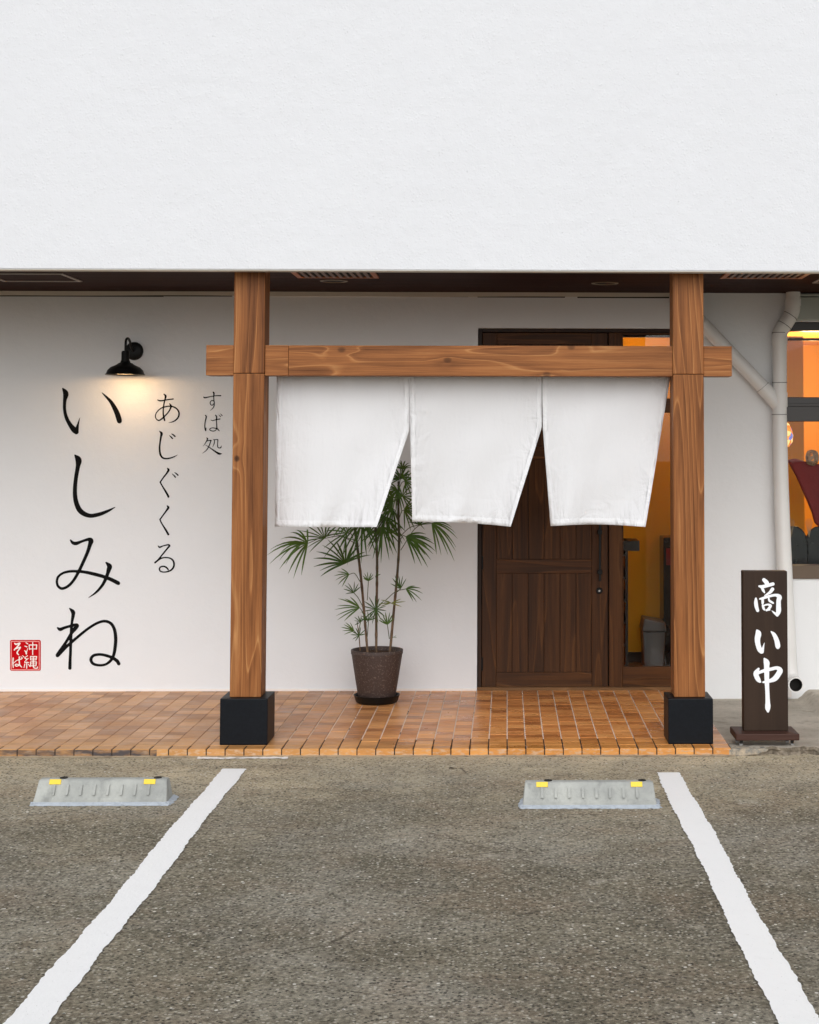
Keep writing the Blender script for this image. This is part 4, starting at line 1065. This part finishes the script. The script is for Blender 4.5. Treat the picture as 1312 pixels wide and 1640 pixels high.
def fan(hub, L, a0, a1, n, root=None, dep=0.0, droop=.25, out=0.0, w=.013, mat='leaf', arc=.03):
    """palmate leaf: hub in survey coords (x,y,depth), angles in degrees clockwise-from-right seen from the yard, L in survey units"""
    H = Q(*hub); Lm = L / 3.727 / 240
    mb = MB()
    for i in range(n):
        t = i / max(1, n-1); a = R(a0 + (a1-a0)*t + rl.uniform(-4, 4)); ln = Lm * (1 - .28*abs(2*t-1)**1.6) * rl.uniform(.86, 1.06)
        dy = out + rl.uniform(-.25, .25) + .55*math.sin(math.pi*t*2 + hub[0])
        d = Vector((math.cos(a), dy, math.sin(a))); d.normalize(); d = d * (1.0/max(.55, math.hypot(d.x, d.z)))
        pts = []
        K = 6
        for k in range(K+1):
            s = k / K
            pts.append(H + d * ln * s + Vector((0, 0, -droop * ln * s**2.2)))
        sidev = Vector((-math.sin(a), rl.uniform(-.5, .5), math.cos(a))).normalized()
        wd = .74 * w * rl.uniform(.8, 1.15) * min(1.1, .55 + Lm * 2.2)
        prof = [.25, .75, 1, 1, .9, .62, .10]
        fold = Vector((0, -.35, 0))
        b = len(mb.v)
        for k, p in enumerate(pts):
            q = wd/2 * prof[k]
            mb.v += [tuple(p + sidev*q), tuple(p + fold*q*.6), tuple(p - sidev*q)]
        for k in range(K):
            a_ = b + 3*k; mb.f += [(a_, a_+1, a_+4, a_+3), (a_+1, a_+2, a_+5, a_+4)]
    o = mb.build('leaf', M[mat], PP, fix=False)
    if root is not None:
        Rr = Q(*root); mid = (Rr + H) / 2 + Vector((0, 0, arc))
        c = catmull([tuple(Rr), tuple(mid), tuple(H)], 7)
        MB().tube([tuple(p) for p in c], .0026, 6).build('stalk', M['stem'], o)
    return o
# angles: 0 right, 90 up, 180 left, 270 down
fan((235, 560, -.22), 205, 95, 250, 11, (522, 545, -.03), droop=.45, out=-.3, w=.017, arc=.05)
fan((205, 560, -.25), 150, 150, 215, 6, None, droop=.55, w=.017)
fan((335, 530, -.15), 165, 50, 215, 11, (520, 560, -.03), droop=.15, out=-.2, arc=.03)
fan((460, 680, -.18), 215, 30, 200, 13, (535, 640, -.03), droop=.22, out=-.3, w=.016, arc=.02)
fan((482, 745, -.05), 95, 135, 235, 6, (548, 790, -.01), droop=.2, w=.014)
fan((470, 500, -.10), 170, 40, 260, 12, (515, 560, -.03), droop=.25)
fan((597, 785, -.02), 55, 35, 150, 7, (590, 900, 0), droop=.0, w=.014, arc=0)
fan((640, 755, .02), 55, 20, 60, 2, (650, 800, .05), droop=0, arc=0)
fan((510, 855, -.02), 80, 45, 180, 7, (562, 935, -.0), droop=.12, w=.013, arc=.01)
fan((545, 945, -.04), 155, 125, 215, 8, (572, 990, 0), droop=.18, w=.013, arc=.005)
fan((640, 955, -.03), 95, 0, 330, 15, (645, 1080, .05), droop=.10, w=.014, arc=0)
fan((710, 1045, -.04), 80, 45, 150, 7, (722, 1130, 0), droop=.0, w=.016, arc=0)
fan((732, 915, -.03), 95, 165, 200, 3, (690, 915, 0), droop=.05, mat='leafY', w=.012, arc=0)
fan((732, 918, -.03), 100, -10, 25, 3, (700, 905, .02), droop=.05, mat='leafY', w=.012, arc=.005)
fan((788, 832, -.02), 100, 60, 150, 6, (768, 850, .02), droop=.05, w=.014, arc=0)
fan((820, 832, -.06), 105, -50, 30, 6, (700, 900, .03), droop=.30, w=.014, arc=.02)
fan((512, 1082, -.06), 85, 110, 195, 6, (535, 1110, -.06), droop=.1, w=.013, arc=0)
fan((542, 1110, -.07), 62, 20, 235, 8, (545, 1150, -.05), droop=.1, w=.013, arc=0)
fan((550, 1030, -.06), 50, 50, 200, 6, (535, 1100, -.06), droop=.05, w=.013, arc=0)
fan((598, 1020, -.03), 70, 20, 170, 7, (590, 1120, 0), droop=.05, w=.014, arc=0)
fan((748, 1120, .0), 28, -10, 30, 2, (735, 1120, 0), droop=0, arc=0, w=.008)
# crowns, partly hidden by the curtain
fan((820, 520, -.15), 190, -60, 25, 9, (785, 545, .03), droop=.35, out=-.3, w=.017, arc=.02)
fan((860, 535, -.20), 120, -55, -15, 4, None, droop=.2, w=.024)
fan((975, 440, -.20), 180, -75, 20, 9, (790, 600, .03), droop=.50, out=-.3, w=.015, arc=.06)
fan((900, 450, -.05), 120, 20, 160, 8, (785, 520, .03), droop=.2, arc=.02)
for (hx_, hy_, ln, a0, a1, n, rx, ry) in ((560, 430, 180, 170, 330, 12, 515, 500), (680, 460, 170, 200, 345, 13, 645, 590),
      (700, 400, 190, 150, 330, 14, 640, 520), (740, 350, 170, 100, 300, 14, 776, 420), (800, 280, 130, -60, 200, 12, 778, 330), (790, 175, 120, 20, 200, 13, 778, 250),
      (815, 190, 110, -80, 120, 11, 778, 240), (770, 240, 130, 120, 300, 12, 778, 280), (745, 300, 150, 100, 260, 12, 777, 350), (800, 120, 90, 30, 150, 9, 778, 190), (810, 360, 150, -90, 60, 10, 778, 420), (640, 400, 180, 60, 240, 12, 635, 440), (500, 380, 190, 60, 240, 12, 510, 420)):
    fan((hx_, hy_, rl.uniform(-.16, .16)), ln, a0, a1, n, (rx, ry, .03), droop=rl.uniform(.15, .4), out=rl.uniform(-.4, .3), w=.016, arc=.02)

# ------------------------------------------------------------------ interior things (through glass)
il = bpy.data.lights.new('room_fill_light', 'POINT'); il.energy = 58; il.color = (1, .68, .34); il.shadow_soft_size = .12
PDp = at(1256.5, 697, Y=WY + .75)
PD = thing('pendant_lamp', 'lit stained glass pendant lamp behind the window', 'lamp', (PDp.x, PDp.y, PDp.z))
MB().lathe([(.012, .10), (.03, .09), (.055, .045), (.066, .0), (.060, -.05), (.035, -.085), (.001, -.095)], tuple(PDp), 28).build('lamp_shade', M['stained'], PD, smooth=True)
MB().tube([(PDp.x, PDp.y, PDp.z + .10), (PDp.x, PDp.y, IZ1)], .004, 8).build('cord', M['black'], PD)
lo = bpy.data.objects.new('room_fill_light', il); COL.objects.link(lo); lo.parent = PD; lo.location = (.50, 1.3, .42)  # added room fill, set behind and above the pendant shade
i2 = bpy.data.lights.new('added_ceiling_light', 'POINT'); i2.energy = 4.5; i2.color = (1, .66, .34); i2.shadow_soft_size = .15  # added lamp, out of sight, brightens the room behind the side light
CLt = thing('added_ceiling_lamp', 'added, unseen warm ceiling lamp inside behind the glazed side panel of the door', 'lamp', (X(1040), WY + .7, IZ1 - .02))
MB().lathe([(.09, 0), (.09, -.03), (.001, -.04)], (X(1040), WY + .7, IZ1 - .02), 24).build('lamp_cover', M['bulb'], CLt)
lo = bpy.data.objects.new('added_ceiling_light', i2); COL.objects.link(lo); lo.parent = CLt; lo.location = (0, 0, -.12)
# dark shelf rack left in the side light
ya = WY + .55
SH = thing('shelf_rack', 'dark shelf rack inside at the left edge of the glazed side panel', 'shelf', (at(1003, 1000, Y=ya).x, ya, .02))
xa, xb = at(985, 900, Y=ya).x, at(1006, 900, Y=ya).x
zz0, zz1 = .02, at(1000, 866, Y=ya).z
m = MB(); m.box(xb - .02, xb, ya, ya + .3, zz0, zz1); m.box(xa - .2, xa - .18, ya, ya + .3, zz0, zz1)
m.build('upright', M['darkshelf'], SH)
for k in range(6):
    zk = zz0 + (zz1 - zz0) * (k + .3) / 6; MB().box(xa - .18, xb - .021, ya, ya + .3, zk, zk + .015).build('shelf', M['darkshelf'], SH)
    if k in (2, 3, 4, 5): MB().box(xa - .05, xb - .03, ya + .05, ya + .25, zk + .016, zk + .07).build('contents', M['paperw'] if k % 2 else M['glossblack'], SH)
MB().box(xa - .2, at(1024, 870, Y=ya).x, ya - .02, ya + .3, at(1000, 882, Y=ya).z, at(1000, 866, Y=ya).z).build('shelf_top', M['darkshelf'], SH)
# grey lidded bin
yb_ = WY + .85
bx0, bx1 = at(1030, 1030, Y=yb_).x, at(1066, 1030, Y=yb_).x
BN = thing('waste_bin', 'grey plastic bin with a paler lid standing inside behind the side panel', 'bin', ((bx0+bx1)/2, yb_ + .12, .02))
zt_ = at(1050, 1012, Y=yb_).z
MB().prism([(bx0 + .012, .02), (bx1 - .012, .02), (bx1, zt_), (bx0, zt_)], yb_, yb_ + .24).build('bin_body', M['greybin'], BN, bevel=.01)
MB().prism([(bx0 - .008, zt_ + .001), (bx1 + .008, zt_ + .001), (bx1 + .0, zt_ + .07), (bx0 + .01, zt_ + .10)], yb_ - .01, yb_ + .25).build('lid', M['greybin'], BN, bevel=.01)
# black curtain-like refrigerator edge
yc = WY + .95
cxa = at(1063, 930, Y=yc).x
CB = thing('drinks_cooler', 'tall dark cooler cabinet standing inside close behind the right wooden post', 'cabinet', (cxa + .25, yc + .2, .02))
MB().box(cxa, cxa + .5, yc, yc + .4, .02, at(1070, 861, Y=yc).z).build('cooler_body', M['glossblack'], CB, bevel=.01)
MB().box(cxa + .02, cxa + .48, yc - .006, yc - .001, at(1070, 905, Y=yc).z, at(1070, 878, Y=yc).z).build('display_strip', M['maroon'], CB)
# through the window: chairs, cloth, twig ball
def chair(px, py, yy, label):
    c = at(px, py, Y=yy)
    T = thing('dining_chair', label, 'chair', (c.x, yy, .02), 'black round-backed chairs behind the window')
    w, top = .105, c.z
    prof = [(c.x - w, 0.62)] + [(c.x - w*math.cos(R(a))*1.0, top - .15 + .15*math.sin(R(a))) for a in range(0, 181, 15)] + [(c.x + w, 0.62)]
    MB().prism(prof, yy, yy + .035).build('backrest', M['glossblack'], T, bevel=.012)
    MB().box(c.x - .18, c.x + .18, yy + .04, yy + .44, .42, .47).build('seat', M['glossblack'], T, bevel=.015)
    for sx in (-.16, .16):
        for sy in (.06, .40): MB().tube([(c.x + sx, yy + sy, .02), (c.x + sx*.9, yy + sy, .425)], .014, 8).build('leg', M['darkshelf'], T)
    for sx in (-.07, .07): MB().tube([(c.x + sx, yy + .05, .44), (c.x + sx, yy + .02, .66)], .012, 8).build('back_post', M['darkshelf'], T)
chair(1272, 842, WY + .42, 'black round-backed chair just right of the drainpipe, behind the window')
chair(1312, 843, WY + .46, 'black round-backed chair at the right edge of the photo, behind the window')
ym = WY + .62
pts = [(1262, 737), (1275, 734), (1290, 739), (1312, 743), (1345, 750), (1350, 860), (1318, 848), (1306, 838), (1302, 822), (1292, 798), (1276, 762)]
cl = MB(); P3 = [at(a, b, Y=ym) for a, b in pts]; cl.prism([(p.x, p.z) for p in P3], ym, ym + .05)
HC = cl.build('hanging_cloth', M['maroon'], bevel=.012); tag(HC, 'dark red cloth hanging in a slanting drape behind the window', 'cloth')
tb = at(1301, 733, Y=WY + .60); TB = MB(); rt_ = random.Random(8)
for k in range(16):
    u1 = Vector((rt_.gauss(0, 1), rt_.gauss(0, 1), rt_.gauss(0, 1))).normalized(); u2 = u1.orthogonal().normalized(); u3 = u1.cross(u2)
    rr = .055 * rt_.uniform(.8, 1.05)
    TB.tube([tuple(tb + (u2*math.cos(q*2*math.pi/14) + u3*math.sin(q*2*math.pi/14))*rr) for q in range(14)], .0035, 5)
o = TB.build('twig_ball', M['twig'], fix=False); tag(o, 'pale ball of woven twigs above the dark red cloth inside the window', 'ornament')
yq = WY + .35
for k, px in enumerate((1267, 1296)):
    c = at(px, 838, Y=yq); tw = MB(); 
    for j in range(7):
        a = R(30 + j*20); tw.tube([tuple(c + Vector((0, 0, -.10))), tuple(c + Vector((.03*math.cos(a), 0, .045*math.sin(a) - .01)))], .0014, 5)
    o = tw.build('dried_sprig', M['twig'], fix=False); tag(o, ('pale dried sprig above the chair beside the drainpipe' if k == 0 else 'pale dried sprig between the two black chairs'), 'dried plant', 'dried sprigs on the window counter')

# small dead leaf on the asphalt
c = at(725.5, 1230.5, Z=GZ + .004)
lf = MB(); n = 10
for i in range(n + 1):
    t = i / n; wv = .011 * math.sin(math.pi * t) ** .8
    lf.v += [(c.x - .020 + .040*t, c.y - wv, c.z + .003*math.sin(t*3)), (c.x - .020 + .040*t, c.y, c.z + .001), (c.x - .020 + .040*t, c.y + wv, c.z + .004*math.sin(t*3 + 1))]
    if i:
        k = 3*i
        for q in range(2): lf.f.append((k-3+q, k-2+q, k+1+q, k+q))
o = lf.build('dead_leaf', M['frame'], fix=False); tag(o, 'small dark dead leaf lying on the tan asphalt below the plant', 'leaf')
